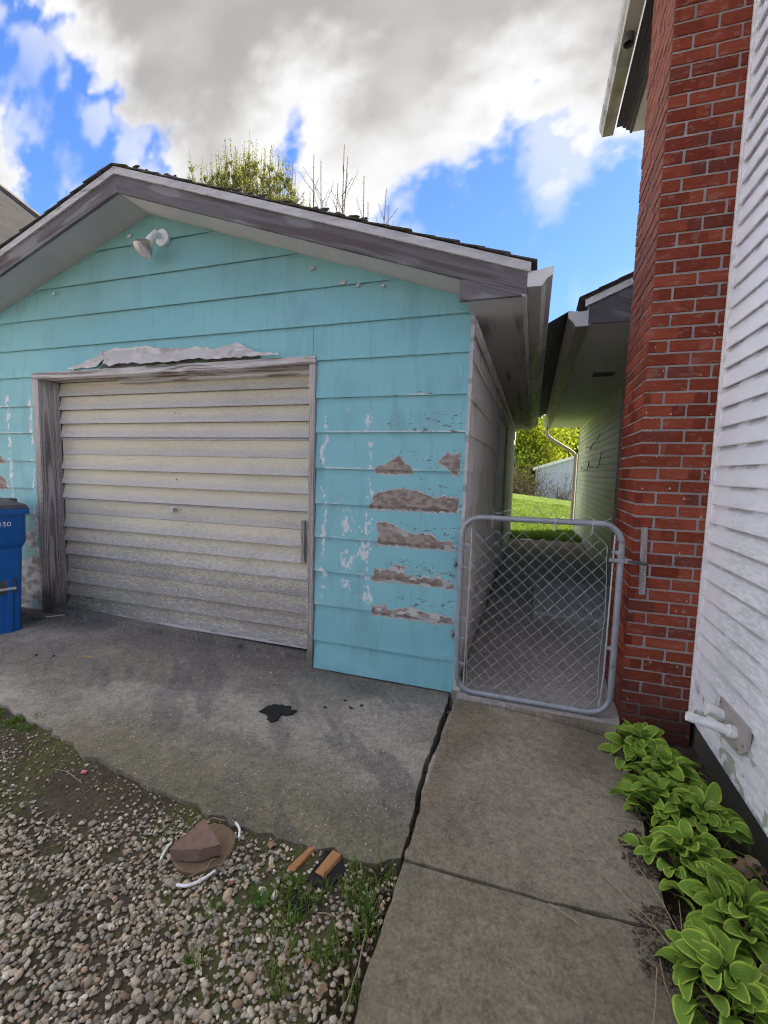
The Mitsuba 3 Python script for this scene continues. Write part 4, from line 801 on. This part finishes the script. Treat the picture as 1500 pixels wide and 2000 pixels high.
# ------------------------------------------------------------------ grass and weeds
def blades(spots, n, hgt, spread, cols, w=.0022, lean=.6):
    V, F, C = [], [], []
    for (x, y, z, s) in spots:
        for _ in range(int(n * s)):
            r = spread * s ** .5 * math.sqrt(rng.random()); a = rng.uniform(0, 6.28); b = np.array([x + r * math.cos(a), y + r * math.sin(a), z])
            L = hgt * rng.uniform(.35, 1.15); q = rng.uniform(0, 6.28); dirn = np.array([math.cos(q), math.sin(q), 0]); le = lean * rng.uniform(.2, 1.2); side = np.array([-dirn[1], dirn[0], 0]) * w * rng.uniform(.6, 1.4)
            i0 = len(V); m = b + dirn * L * le * .35 + np.array([0, 0, L * .62]); t = b + dirn * L * le + np.array([0, 0, L * (.98 - .35 * le)])
            V += [b - side, b + side, m - side * .8, m + side * .8, t]; F += [[i0, i0 + 1, i0 + 3], [i0, i0 + 3, i0 + 2], [i0 + 2, i0 + 3, i0 + 4]]
            c = np.array(cols[rng.integers(len(cols))]) * rng.uniform(.7, 1.2); C += [c] * 5
    return trimesh.Trimesh(np.array(V), np.array(F), process=False), np.clip(np.array(C), 0, 1)
GC = [(.14, .25, .045), (.10, .19, .035), (.19, .29, .06), (.25, .26, .09)]
spots = [(-.30, -1.58, -.03, 1.0), (-.24, -1.62, -.03, .9), (-.20, -1.55, -.03, .6), (-.06, -1.51, -.03, 1.2), (-.10, -1.47, -.03, .8), (-.03, -1.54, -.03, .7), (-.05, -1.71, -.03, .7), (-.10, -1.74, -.03, .5), (-.18, -1.84, -.03, .5), (-.20, -1.78, -.03, .4), (-.26, -1.70, -.03, .4), (.0, -1.62, -.03, .5), (.01, -1.42, -.03, .6), (.02, -1.8, -.03, .4), (-.45, -1.86, -.03, .4), (-.5, -1.72, -.03, .25)]
m, c = blades(spots, 80, .07, .06, GC, w=.0026)
put('weed_grass', m, 'mat_leaf', color=c, label='small green grass tufts growing through the gravel by the walkway', kind='stuff')
spots = [(x, y, front_z(np.array([x]), np.array([y]))[0] + .002, .5) for x, y in [(-2.5 + .36 * rng.normal(), -1.22 - .05 + .06 * rng.normal()) for _ in range(60)]] + [(x, edge_y(x) - .02 + .03 * rng.normal(), -.03, .22) for x in rng.uniform(-2.2, -1.0, 40)] + [(.96 + .03 * rng.normal(), -.24 + .05 * rng.normal(), -.05, .4) for _ in range(14)]
m, c = blades(spots, 34, .03, .05, GC[:3], w=.003, lean=.9)
put('moss_patch', m, 'mat_leaf', color=c, label='low green moss and clover along the apron edge and chimney foot', kind='stuff')
# leafy weed
wd = thing('weed_plant', 'low feathery weed with toothed leaves in the gravel', 'weed')
lm, lc = [], []
for k in range(16):
    a = rng.uniform(0, 6.28); L = rng.uniform(.03, .055)
    for j in range(9):
        t = (j + 1) / 9; c0 = np.array([-.375 + L * t * math.cos(a), -1.645 + L * t * math.sin(a), -.02 + .028 * math.sin(t * 2.0)])
        for s in (-1, 1):
            d = np.array([math.cos(a + s * 1.0), math.sin(a + s * 1.0), .25]) * .011 * (1.1 - .6 * t); sd_ = np.array([-d[1], d[0], 0]) * .3
            lm.append([c0, c0 + d * .5 + sd_, c0 + d, c0 + d * .5 - sd_]); 
LV = np.array(lm).reshape(-1, 3); LF = np.vstack([np.arange(len(lm))[:, None] * 4 + [0, 1, 2], np.arange(len(lm))[:, None] * 4 + [0, 2, 3]])
put('leaf', trimesh.Trimesh(LV, LF, process=False), 'mat_leaf', wd, color=np.tile([.12, .22, .05], (len(LV), 1)))
# grass blades at the near edge of the lawn
spots = [(x, y, .02, 1.0) for x, y in zip(rng.uniform(-.1, 1.5, 120), 7.35 + np.abs(rng.normal(0, .5, 120)))]
m, c = blades(spots, 26, .12, .12, [(.15, .27, .03), (.20, .33, .04), (.10, .2, .03), (.26, .30, .07)], w=.006)
put('grass', m, 'mat_leaf', color=c, label='taller grass where the passage slab meets the lawn', kind='stuff')
mm = bevel(.25, .48, 7.05, 7.17, .04, .055, .003); put('white_tray', mm, 'mat_pvc', label='flat white scrap lying at the far end of the passage slab', cat='scrap')
st = put('leaning_stick', tube([(.06, 5.6, .95), (.20, 5.6, 1.22)], .016, 6), 'mat_dirty', label='dark stick poking up beyond the gate at the garage corner', cat='stick') if False else None

spots = [(x, y, float(lawn_z(np.array(x), np.array(y))) - .01, 1.0) for x, y in zip(rng.uniform(-.6, 2.2, 900), 7.6 + 12 * rng.random(900) ** 1.6)]
m, c = blades(spots, 16, .075, .22, [(.11, .19, .025), (.15, .24, .03), (.08, .15, .02), (.19, .26, .05)], w=.006)
put('lawn_grass', m, 'mat_leaf', color=c, label='grass blades of the sunlit lawn beyond the passage', kind='stuff')
# ------------------------------------------------------------------ hostas
def hosta_mesh(L, Wd, arch, fold, seed):
    r = np.random.default_rng(seed); nu, nv = 15, 9; V, UV = [], []
    st = .45
    for i in range(nu):
        u = i / (nu - 1); w = Wd * 1.92 * (u ** .48) * (1 - u) ** .58
        w = max(w, .0012)
        for j in range(nv):
            v = -1 + 2 * j / (nv - 1)
            x = L * u; z = arch * L * (math.sin(u * 1.9) * .55 - .65 * u * u) + fold * abs(v) * w + .05 * w * math.sin(9 * u + 2 * v) + .22 * w * v * v * (1 - 1.6 * u)
            V.append([x, v * w, z]); UV.append([u, v])
    F = []
    for i in range(nu - 1):
        for j in range(nv - 1):
            a = i * nv + j; F += [[a, a + nv, a + nv + 1], [a, a + nv + 1, a + 1]]
    # petiole: a grooved strip down to the crown
    return np.array(V), np.array(F), np.array(UV)
variants = []
for k in range(8):
    V, F, UV = hosta_mesh(rng.uniform(.080, .108), rng.uniform(.030, .038), rng.uniform(.3, .8), rng.uniform(.08, .3), k)
    pet = tube([(-.085, 0, -.065), (-.04, 0, -.022), (.004, 0, .0)], [.0035, .003, .0022], 5)
    n = len(V); V2 = np.vstack([V, pet.vertices]); F2 = np.vstack([F, pet.faces + n]); UV2 = np.vstack([UV, np.tile([.3, .1], (len(pet.vertices), 1))])
    variants.append(mikit.ply((V2, F2), 'mat_hosta', smooth=True, uv=UV2))
HP = [((1.02, -.36), .12, 36, 'variegated hosta nearest the chimney foot'), ((1.09, -.55), .13, 34, 'variegated hosta second from the chimney, below the slim pipe'), ((1.01, -.76), .12, 30, 'variegated hosta spilling over the walkway edge in mid row'), ((1.15, -.82), .13, 30, 'variegated hosta against the siding in mid row'),
      ((1.03, -1.05), .12, 30, 'variegated hosta beside dead leaves, second from the near end'), ((1.12, -1.27), .14, 38, 'large leaved variegated hosta nearest the viewer'), ((1.29, -1.16), .10, 11, 'variegated hosta at the right edge among dead leaves'), ((1.00, -1.49), .12, 30, 'variegated hosta at the lower edge beside the walkway')]
for (hx, hy), rad, nl, lab in HP:
    hp = thing('hosta_plant', lab, 'plant', 'hosta plants along the house bed')
    nl = int(nl * 2.0); tilt = rng.normal(0, 9, 2)
    for i in range(nl):
        f = (i + .5) / nl; a = i * 2.39996 + rng.normal(0, .25); r = rad * (f ** .6) * rng.uniform(.6, 1.25)
        zz = .098 * (1 - f ** 1.5) + .020 + rng.uniform(-.012, .02); el = 42 * (1 - f) - 8 + rng.normal(0, 12)
        sc = rng.uniform(.55, .92) * (1.15 if 'large' in lab else 1.0)
        tw = T().translate([hx + r * math.cos(a), hy + r * math.sin(a), zz]).rotate([1, 0, 0], tilt[0]).rotate([0, 1, 0], tilt[1]).rotate([0, 0, 1], math.degrees(a) + rng.normal(0, 30)).rotate([0, 1, 0], -el).rotate([1, 0, 0], rng.normal(0, 26)).scale([sc, sc, sc])
        put('leaf', None, None, hp, shape=variants[rng.integers(8)], to_world=tw)
# dead leaves and stems on the bed
def dead_leaf(x, y, z, s, col, lab):
    n = 6; V = []; F = []
    for i in range(n):
        u = i / (n - 1)
        for v in (-1, 0, 1): V.append([s * (u - .5), v * s * .32 * math.sin(math.pi * min(.97, max(.06, u))), s * .18 * abs(v) * rng.uniform(.4, 1.2) + .1 * s * math.sin(5 * u)])
    for i in range(n - 1):
        for j in range(2): a = i * 3 + j; F += [[a, a + 3, a + 4], [a, a + 4, a + 1]]
    m = trimesh.Trimesh(np.array(V), np.array(F), process=False); m.apply_transform(trimesh.transformations.translation_matrix((x, y, z)) @ rot([0, 0, 1], rng.uniform(0, 360)) @ rot([1, 0, 0], rng.normal(0, 20)))
    put('dead_leaf', m, 'mat_vcol', smooth=True, color=vcol(m, col, .3), label=lab, cat='leaf', group='dead leaves on the hosta bed')
for k in range(70):
    dead_leaf(rng.uniform(.90, 1.33), rng.uniform(-1.6, -.3), -.035 + rng.uniform(0, .03), rng.uniform(.03, .06), [(.10, .065, .042), (.15, .10, .066), (.07, .045, .03), (.22, .13, .085)][rng.integers(4)], 'curled brown dead leaf on the dark soil between the hostas')
for k in range(26):
    dead_leaf(rng.uniform(1.12, 1.27), rng.uniform(-1.08, -.92), .01 + rng.uniform(0, .06), rng.uniform(.04, .075), [(.16, .11, .075), (.22, .15, .10), (.11, .075, .05), (.30, .19, .13)][rng.integers(4)], 'curled brown dead leaf on the dark soil between the hostas')
stems = [((-.78, -1.44), (-.70, -1.40)), ((-.60, -1.50), (-.575, -1.64)), ((-.57, -1.60), (-.50, -1.55)), ((-.66, -1.66), (-.58, -1.57)), ((-1.7, -1.42), (-1.45, -1.44)), ((-.40, -1.78), (-.33, -1.72)), ((.80, -1.02), (.98, -.98)), ((.79, -.93), (.84, -1.22)), ((.72, -1.16), (.97, -1.52)), ((.80, -1.30), (.93, -1.42)), ((.86, -1.08), (.95, -1.40)), ((.62, -1.03), (.64, -1.14)), ((.64, -1.14), (.72, -1.13)), ((.86, -1.42), (.87, -1.60)), ((.845, -1.46), (.80, -1.62)), ((.74, -.62), (.84, -.68)), ((.73, -.6), (.79, -.76)), ((.78, -.88), (.92, -.86)), ((.95, -1.45), (.97, -1.2)), ((.55, -1.36), (.64, -1.40)), ((.0, -1.62), (.02, -1.86)), ((-.02, -1.9), (-.0, -2.05)), ((-.17, -1.90), (-.08, -1.86)), ((-.17, -1.62), (-.10, -1.61)), ((-.62, -1.62), (-.6, -1.56)), ((-.12, -1.36), (-.07, -1.45))]
for (p, q) in stems:
    p, q = np.array(p), np.array(q); mid = (p + q) / 2 + rng.normal(0, .008, 2); base = .026 if p[0] > .1 else -.008
    m = tube([(p[0], p[1], base + .003), (mid[0], mid[1], base + rng.uniform(.004, .02)), (q[0], q[1], base + .003)], rng.uniform(.0014, .0026), 5)
    put('dry_stem', m, 'mat_vcol', smooth=True, color=vcol(m, (.28, .22, .14), .35), label='thin dry straw coloured stem lying on the ground by the walkway', cat='stem', group='dry stems by the walkway')
for k in range(14):
    gx_, gy_ = rng.uniform(-.9, -.02), rng.uniform(-2.0, -1.42)
    m = bevel(-.012, .012, -.007, .007, 0, .003, .001, .003); m.apply_transform(trimesh.transformations.translation_matrix((gx_, gy_, -.004)) @ rot([0, 0, 1], rng.uniform(0, 360)) @ rot([1, 0, 0], rng.normal(0, 25)) @ np.diag([rng.uniform(.5, 1.5)] * 3 + [1]))
    put('bark_chip', m, 'mat_vcol', color=vcol(m, [(.28, .13, .08), (.22, .14, .09), (.34, .24, .14)][k % 3], .25), label='small reddish brown bark chip lying among the pebbles', cat='bark chip', group='bark chips in the gravel')
# dark spilled soil on the walkway edge
sp = []
for (cx, cy, rx, ry, sd_) in ((.89, -1.02, .07, .12, 1), (.90, -1.38, .13, .14, 2), (.93, -.72, .03, .12, 3), (.96, -1.6, .05, .12, 4), (.0, 0, 0, 0, 5)):
    if rx: sp.append(sg.Polygon(rough_ring([(cx + rx * math.cos(t), cy + ry * math.sin(t)) for t in np.linspace(0, 6.28, 14)[:-1]], .02, .008, sd_)).buffer(0))
su = so.unary_union(sp)
def pick4(n):
    x, y = rng.uniform(.80, 1.1, n), rng.uniform(-1.75, -.55, n); ok = np.array([su.contains(sg.Point(a, b)) for a, b in zip(x, y)]) & (rng.random(n) < .7 - .5 * sstep(.93, .80, x)); x, y = x[ok], y[ok]
    return np.stack([x, y, .018 + rng.uniform(0, .007, len(x))], -1)
m, c = pebbles(9000, pick4, lambda P: .0042 * np.ones(len(P))); c = c.mean(1, keepdims=True) * np.array([.30, .22, .16])
put('spilled_soil', m, 'mat_vcol', color=c, label='dark crumbly soil spilled from the bed over the walkway edge', kind='stuff')

# ------------------------------------------------------------------ trees
def limb(p, d, L, r, n=5, wob=.12, up=.15):
    pts = [np.array(p, float)]; d = np.array(d, float); d /= np.linalg.norm(d)
    for i in range(n):
        d = d + rng.normal(0, wob, 3) + np.array([0, 0, up / n]); d /= np.linalg.norm(d); pts.append(pts[-1] + d * L / n)
    return np.array(pts), np.linspace(r, r * .35, n + 1)
def leaf_cloud(P, size, cols, up=0.0):
    n = len(P); a = rng.normal(size=(n, 3)); a[:, 2] += up; a /= np.linalg.norm(a, axis=1, keepdims=True); b = np.cross(a, rng.normal(size=(n, 3))); b /= np.linalg.norm(b, axis=1, keepdims=True)
    s = size * rng.uniform(.6, 1.3, (n, 1)); V = np.stack([P - a * s, P + b * s * .42, P + a * s, P - b * s * .42], 1).reshape(-1, 3)
    F = np.vstack([np.arange(n)[:, None] * 4 + [0, 1, 2], np.arange(n)[:, None] * 4 + [0, 2, 3]])
    C = np.array(cols)[rng.integers(len(cols), size=n)] * rng.uniform(.7, 1.25, (n, 1)); return trimesh.Trimesh(V, F, process=False), np.repeat(np.clip(C, 0, 1), 4, 0)
def bark(ms, k, c=(.11, .085, .065)): 
    m = cat(ms); put('trunk' if k[1] == 't' else 'branches', m, 'mat_vcol', k[0], smooth=True, color=vcol(m, c))
# leafing upright tree behind the garage: many thin rods with small leaves
def rod_tree(name, label, x0, y0, specs, leafn, leafsize, cols, base_h, group=None):
    k = thing(name, label, 'tree', group); tr, wd_, LP = [], [], []
    p, r = limb((x0, y0, -.3), (0, 0, 1), base_h + .3, .16, 6, .03, 0); tr.append(tube(p, r, 9)); top_ = p[-1]
    for (dx, dz, dens_) in specs:
        e = np.array([x0 + dx, y0 + rng.normal(0, .5), dz]); s = top_ + rng.normal(0, .12, 3); n = 9
        pts = [s + (e - s) * t + np.array([0, 0, 0]) + (np.array([(e - s)[0], (e - s)[1], 0]) * .22) * math.sin(math.pi * t) + rng.normal(0, .015, 3) for t in np.linspace(0, 1, n)]
        pts = np.array(pts); wd_.append(tube(pts, np.linspace(.028, .004, n), 5))
        for q in range(20):
            t = rng.uniform(.72, .98); i = int(t * (n - 1)); o = pts[i]; d = np.array([rng.normal(0, .42), rng.normal(0, .4), .9]); L = rng.uniform(.35, 1.0) * (1.30 - t)
            e2 = o + d * L; wd_.append(tube([o, o + d * L * .5 + rng.normal(0, .01, 3), e2], [.008, .006, .003], 4))
            m_ = int(leafn * dens_); tt = rng.random(m_)[:, None]; LP.append(o + (e2 - o) * tt + rng.normal(0, .028, (m_, 3)))
        m_ = int(leafn * 4 * dens_); tt = rng.uniform(.7, 1, m_); ii = np.minimum((tt * (n - 1)).astype(int), n - 2); ff = (tt * (n - 1) - ii)[:, None]; LP.append(pts[ii] * (1 - ff) + pts[ii + 1] * ff + rng.normal(0, .03, (m_, 3)))
    bark(tr, (k, 't')); bark(wd_, (k, 'b'), (.10, .08, .06))
    lm_, lc_ = leaf_cloud(np.vstack(LP), leafsize, cols, .8); put('leaves', lm_, 'mat_leaf', k, color=lc_, kind='stuff')
TD = 15.0 + 2.836   # distance along y of the plane the crowns stand in
def tx(u): return .426 + u * TD
def tz(v): return 1.45 + v * TD
sp_ = []
for _ in range(150):
    u = rng.uniform(-.865, -.56); vtop = np.interp(u, [-.86, -.815, -.784, -.746, -.709, -.68, -.637, -.595, -.567, -.54], [.745, .758, .782, .80, .763, .769, .77, .736, .703, .66]) * (1 if rng.random() < .6 else .96); _ = (.70 + .085 * math.exp(-((u + .745) / .05) ** 2) + .075 * math.exp(-((u + .665) / .035) ** 2) - .6 * max(0, u + .64) - .3 * max(0, -.83 - u)) * (.93 if rng.random() < .5 else 1)
    sp_.append((tx(u) - tx(-.72), tz(vtop * rng.uniform(.965, 1.0)), 1.0 if -.79 < u < -.66 else .75))
rod_tree('leafing_tree', 'bushy tree with fresh yellow green leaves rising behind the garage roof', tx(-.72), 15.0, sp_, 13, .046, [(.32, .38, .10), (.38, .43, .12), (.26, .30, .08), (.24, .23, .12)], 6.6)
sp_ = [(tx(u) - tx(-.60), tz(v), .45) for u, v in ((-.63, .70), (-.61, .68), (-.59, .665), (-.575, .70), (-.565, .65), (-.62, .655), (-.645, .69), (-.58, .63))]
rod_tree('leafing_tree', 'smaller sparse leafing tree right of the bushy one behind the roof', tx(-.60), 15.0, sp_, 16, .05, [(.15, .18, .04), (.12, .12, .05)], 7.6)
saps = [(-.575, .715), (-.545, .665), (-.52, .722), (-.505, .71), (-.497, .62), (-.462, .655), (-.448, .735), (-.44, .71), (-.395, .655), (-.385, .60), (-.345, .625), (-.34, .59)]
labs = ['leftmost bare sapling beside the sparse leafing tree', 'thin bare sapling second from the left above the roof', 'tall bare sapling with buds, left of the middle', 'twin bare sapling leaning beside the tall left one', 'short bare sapling between the two tallest', 'forked bare sapling left of the tallest', 'tallest bare sapling with a budded tip above the roof', 'slender bare sapling crossing the tallest one', 'lone upright bare sapling right of the tallest', 'low bare sapling at the foot of the lone one', 'slanted bare sapling low on the right', 'rightmost tiny bare sapling over the roof edge']
for (u, v), lab in zip(saps, labs):
    k = thing('bare_sapling', lab, 'tree', 'bare saplings behind the garage roof')
    e = np.array([tx(u), 15 + rng.normal(0, .2), tz(v)]); s = np.array([tx(u) + rng.normal(0, .5) - .25, e[1], -.3]); n = 12
    pts = np.array([s + (e - s) * t + np.array([.10 * math.sin(4 * t + u * 40), 0, 0]) * t * (1 - t) * 3 for t in np.linspace(0, 1, n)])
    ms = [tube(pts, np.linspace(.07, .012, n), 6)]; buds = []
    for q in range(7):
        t = rng.uniform(.66, .93); i = t * (n - 1); o = pts[int(i)] * (1 - i % 1) + pts[min(n - 1, int(i) + 1)] * (i % 1); sgn = rng.choice([-1, 1]); d = np.array([sgn * rng.uniform(.25, .75), rng.normal(0, .3), 1.0]); L = rng.uniform(.4, 1.5) * (1.15 - t) * 3.6
        L = min(L, 1.5); e2 = o + d * L * .7; ms.append(tube([o, o + d * L * .3, e2], [.012, .010, .007], 4)); buds += [o + (e2 - o) * tt for tt in np.linspace(.2, 1, 7)]
    buds += [pts[-1] - (pts[-1] - pts[-3]) * tt for tt in np.linspace(0, 1, 12)]
    bm = cat([trimesh.Trimesh(ico.vertices * [.011, .011, .026] + b + rng.normal(0, .02, 3), ico.faces) for b in buds])
    bark(ms, (k, 't'), (.12, .095, .085)); put('buds', bm, 'mat_vcol', k, color=vcol(bm, (.17, .13, .08)), kind='stuff')
# background trees beyond the lawn
def crown_tree(label, x, y, h, rad, nleaf, cols, z0=-1.0, size=.16, group='trees beyond the lawn', shape=1.0):
    k = thing('leafy_tree', label, 'tree', group); p, r = limb((x, y, z0 - .3), (0, 0, 1), h * .55, .22, 6, .05, 0); tr = [tube(p, r, 8)]; LP = []; br = []
    for q in range(26):
        t = rng.uniform(.25, 1); o = p[min(6, int(t * 6))]; a = rng.uniform(0, 6.28); d = np.array([math.cos(a), math.sin(a), rng.uniform(.1, 1.2)]); L = rad * rng.uniform(.6, 1.1)
        b, rr = limb(o, d, L, .06, 5, .15, .3); br.append(tube(b, rr, 5))
        for c_ in b[2:]:
            n = max(4, nleaf // 100); LP.append(c_ + rng.normal(0, rad * .17, (n, 3)) * [1, 1, .8])
    bark(tr, (k, 't')); bark(br, (k, 'b')); m, c = leaf_cloud(np.vstack(LP), size, cols); put('crown', m, 'mat_leaf', k, color=c, kind='stuff')
YG = [(.20, .27, .02), (.27, .34, .03), (.14, .20, .02), (.33, .38, .05)]; DG = [(.10, .16, .02), (.14, .21, .03), (.07, .11, .02)]
crown_tree('bright yellow green tree filling the middle of the passage view', 1.0, 36, 11, 3.6, 9000, YG)
crown_tree('yellow green tree seen at the left side of the passage view', -2.6, 38, 10, 3.4, 8000, YG[:3] + DG[:1])
crown_tree('darker green tree over the white metal building', 4.4, 44, 11, 3.6, 8000, DG + YG[:2])
crown_tree('tall green tree far behind the passage', 1.0, 50, 15, 5.0, 9000, DG + YG, size=.22)
crown_tree('broad green tree far behind at the right', 7.5, 52, 14, 5.0, 8000, DG + YG[:1], size=.22)
crown_tree('broad green tree far behind at the left', -6.0, 50, 14, 5.0, 8000, DG + YG[:1], size=.22)
crown_tree('low green understory tree left of the metal building', -1.4, 33, 6.0, 2.2, 5000, YG[:1] + DG, size=.12)
# brush
def brush(label, x, y, z0, h, n, spread, col, leaf=0):
    k = thing('bare_shrub', label, 'shrub', 'bare shrubs in front of the metal building'); ms = []; LP = []
    for i in range(n):
        a = rng.uniform(0, 6.28); d = np.array([math.cos(a) * rng.uniform(.05, .6), math.sin(a) * .3, 1]); b, r = limb((x + rng.normal(0, spread * .4), y + rng.normal(0, .2), z0), d, h * rng.uniform(.5, 1), .022, 6, .16, 0); ms.append(tube(b, r, 4))
        for q in range(5):
            o = b[rng.integers(2, 6)]; d2 = rng.normal(0, 1, 3) * [1, .5, .7] + [0, 0, .4]; b2, r2 = limb(o, d2, h * .3 * rng.uniform(.4, 1), .011, 4, .2, 0); ms.append(tube(b2, r2, 4)); LP.append(b2[1:])
    bark(ms, (k, 'b'), col)
    if leaf: P = np.repeat(np.vstack(LP), leaf, 0); m, c = leaf_cloud(P + rng.normal(0, .08, P.shape), .05, [(.16, .20, .04), (.12, .14, .05)]); put('leaves', m, 'mat_leaf', k, color=c, kind='stuff')
brush('dense brown thicket at the left of the metal building', -.6, 27.5, -.5, 3.0, 60, 1.0, (.12, .09, .07), 2)
brush('brown thicket behind the lawn at the far left', -1.7, 28.5, -.5, 3.4, 60, 1.0, (.13, .10, .08), 2)
brush('arching bare shrub at the corner of the metal building', .55, 27.0, -.6, 2.4, 14, .3, (.11, .085, .075))
brush('bare forked shrub before the metal building wall', 1.9, 26.0, -.7, 2.4, 14, .3, (.11, .085, .075))
brush('bare shrub nearest the downspout', 2.3, 25.5, -.8, 2.5, 12, .25, (.11, .085, .075))
# white metal building beyond the lawn
MB = thing('metal_building', 'pale ribbed metal building beyond the lawn', 'building')
gy = 30.0
gzf = lambda x: 1.72 + .335 * (x - .55)
put('wall', plate_xz(sg.Polygon([(.6, -2.5), (7.5, -2.5), (7.5, gzf(5.0) - .335 * 2.5), (5.0, gzf(5.0)), (.6, gzf(.6))]), gy, .08), 'mat_metal_white', MB)
for i in range(24):
    x = .7 + .28 * i; zt_ = gzf(x) if x < 5 else gzf(5) - .335 * (x - 5); put('rib', box(x, x + .05, gy - .03, gy - .001, -2.4, zt_ - .04), 'mat_metal_white', MB)
put('side_wall', box(.6, .68, gy + .09, gy + 10, -2.5, gzf(.6) - .03), 'mat_metal_white', MB)
put('roof', prism_y([(.40, gzf(.4) + .0), (5.0, gzf(5.0)), (7.8, gzf(5.0) - .335 * 2.8), (7.8, gzf(5) - .335 * 2.8 + .2), (5.0, gzf(5.0) + .2), (.40, gzf(.4) + .2)], gy - .15, gy + 10.2), 'mat_pvc', MB)
# neighbour's roof at the far left
NB = thing('neighbour_house', 'grey shingled hip roof house seen past the left slope of the garage', 'house')
# hip through slopes (x/y, z/y) (-1.587, .822) and (-1.419, .706) as seen from the lens position
ND = 9.0; ny = ND - 2.836          # far gable end of its east slope
x1, z1 = .426 - 1.587 * ND, 1.45 + .822 * ND; ms_ = .69
rx, ex_ = x1 - 2.0, x1 + 6.6
rz, ez_ = z1 + 2.0 * ms_, z1 - 6.6 * ms_
roofv = np.array([[rx, ny, rz], [ex_, ny, ez_], [ex_, ny - 14, ez_], [rx, ny - 14, rz], [2 * rx - ex_, ny, ez_], [2 * rx - ex_, ny - 14, ez_]])
put('roof', trimesh.Trimesh(roofv, [[3, 1, 0], [3, 2, 1], [0, 4, 5], [0, 5, 3]], process=False), 'mat_far_roof', NB)
put('ridge_cap', plate_xz(sg.Polygon([(rx, rz), (ex_, ez_), (ex_, ez_ + .12), (rx, rz + .12), (2 * rx - ex_, ez_ + .12), (2 * rx - ex_, ez_)]), ny - .02, .2), 'mat_dirty', NB)
gab = sg.Polygon([(2 * rx - ex_ + .5, -.4), (ex_ - .5, -.4), (ex_ - .5, ez_ + .25), (rx, rz - .1), (2 * rx - ex_ + .5, ez_ + .25)])
put('walls', plate_xz(gab, ny - 13.6, 13.3), 'mat_vinyl', NB)
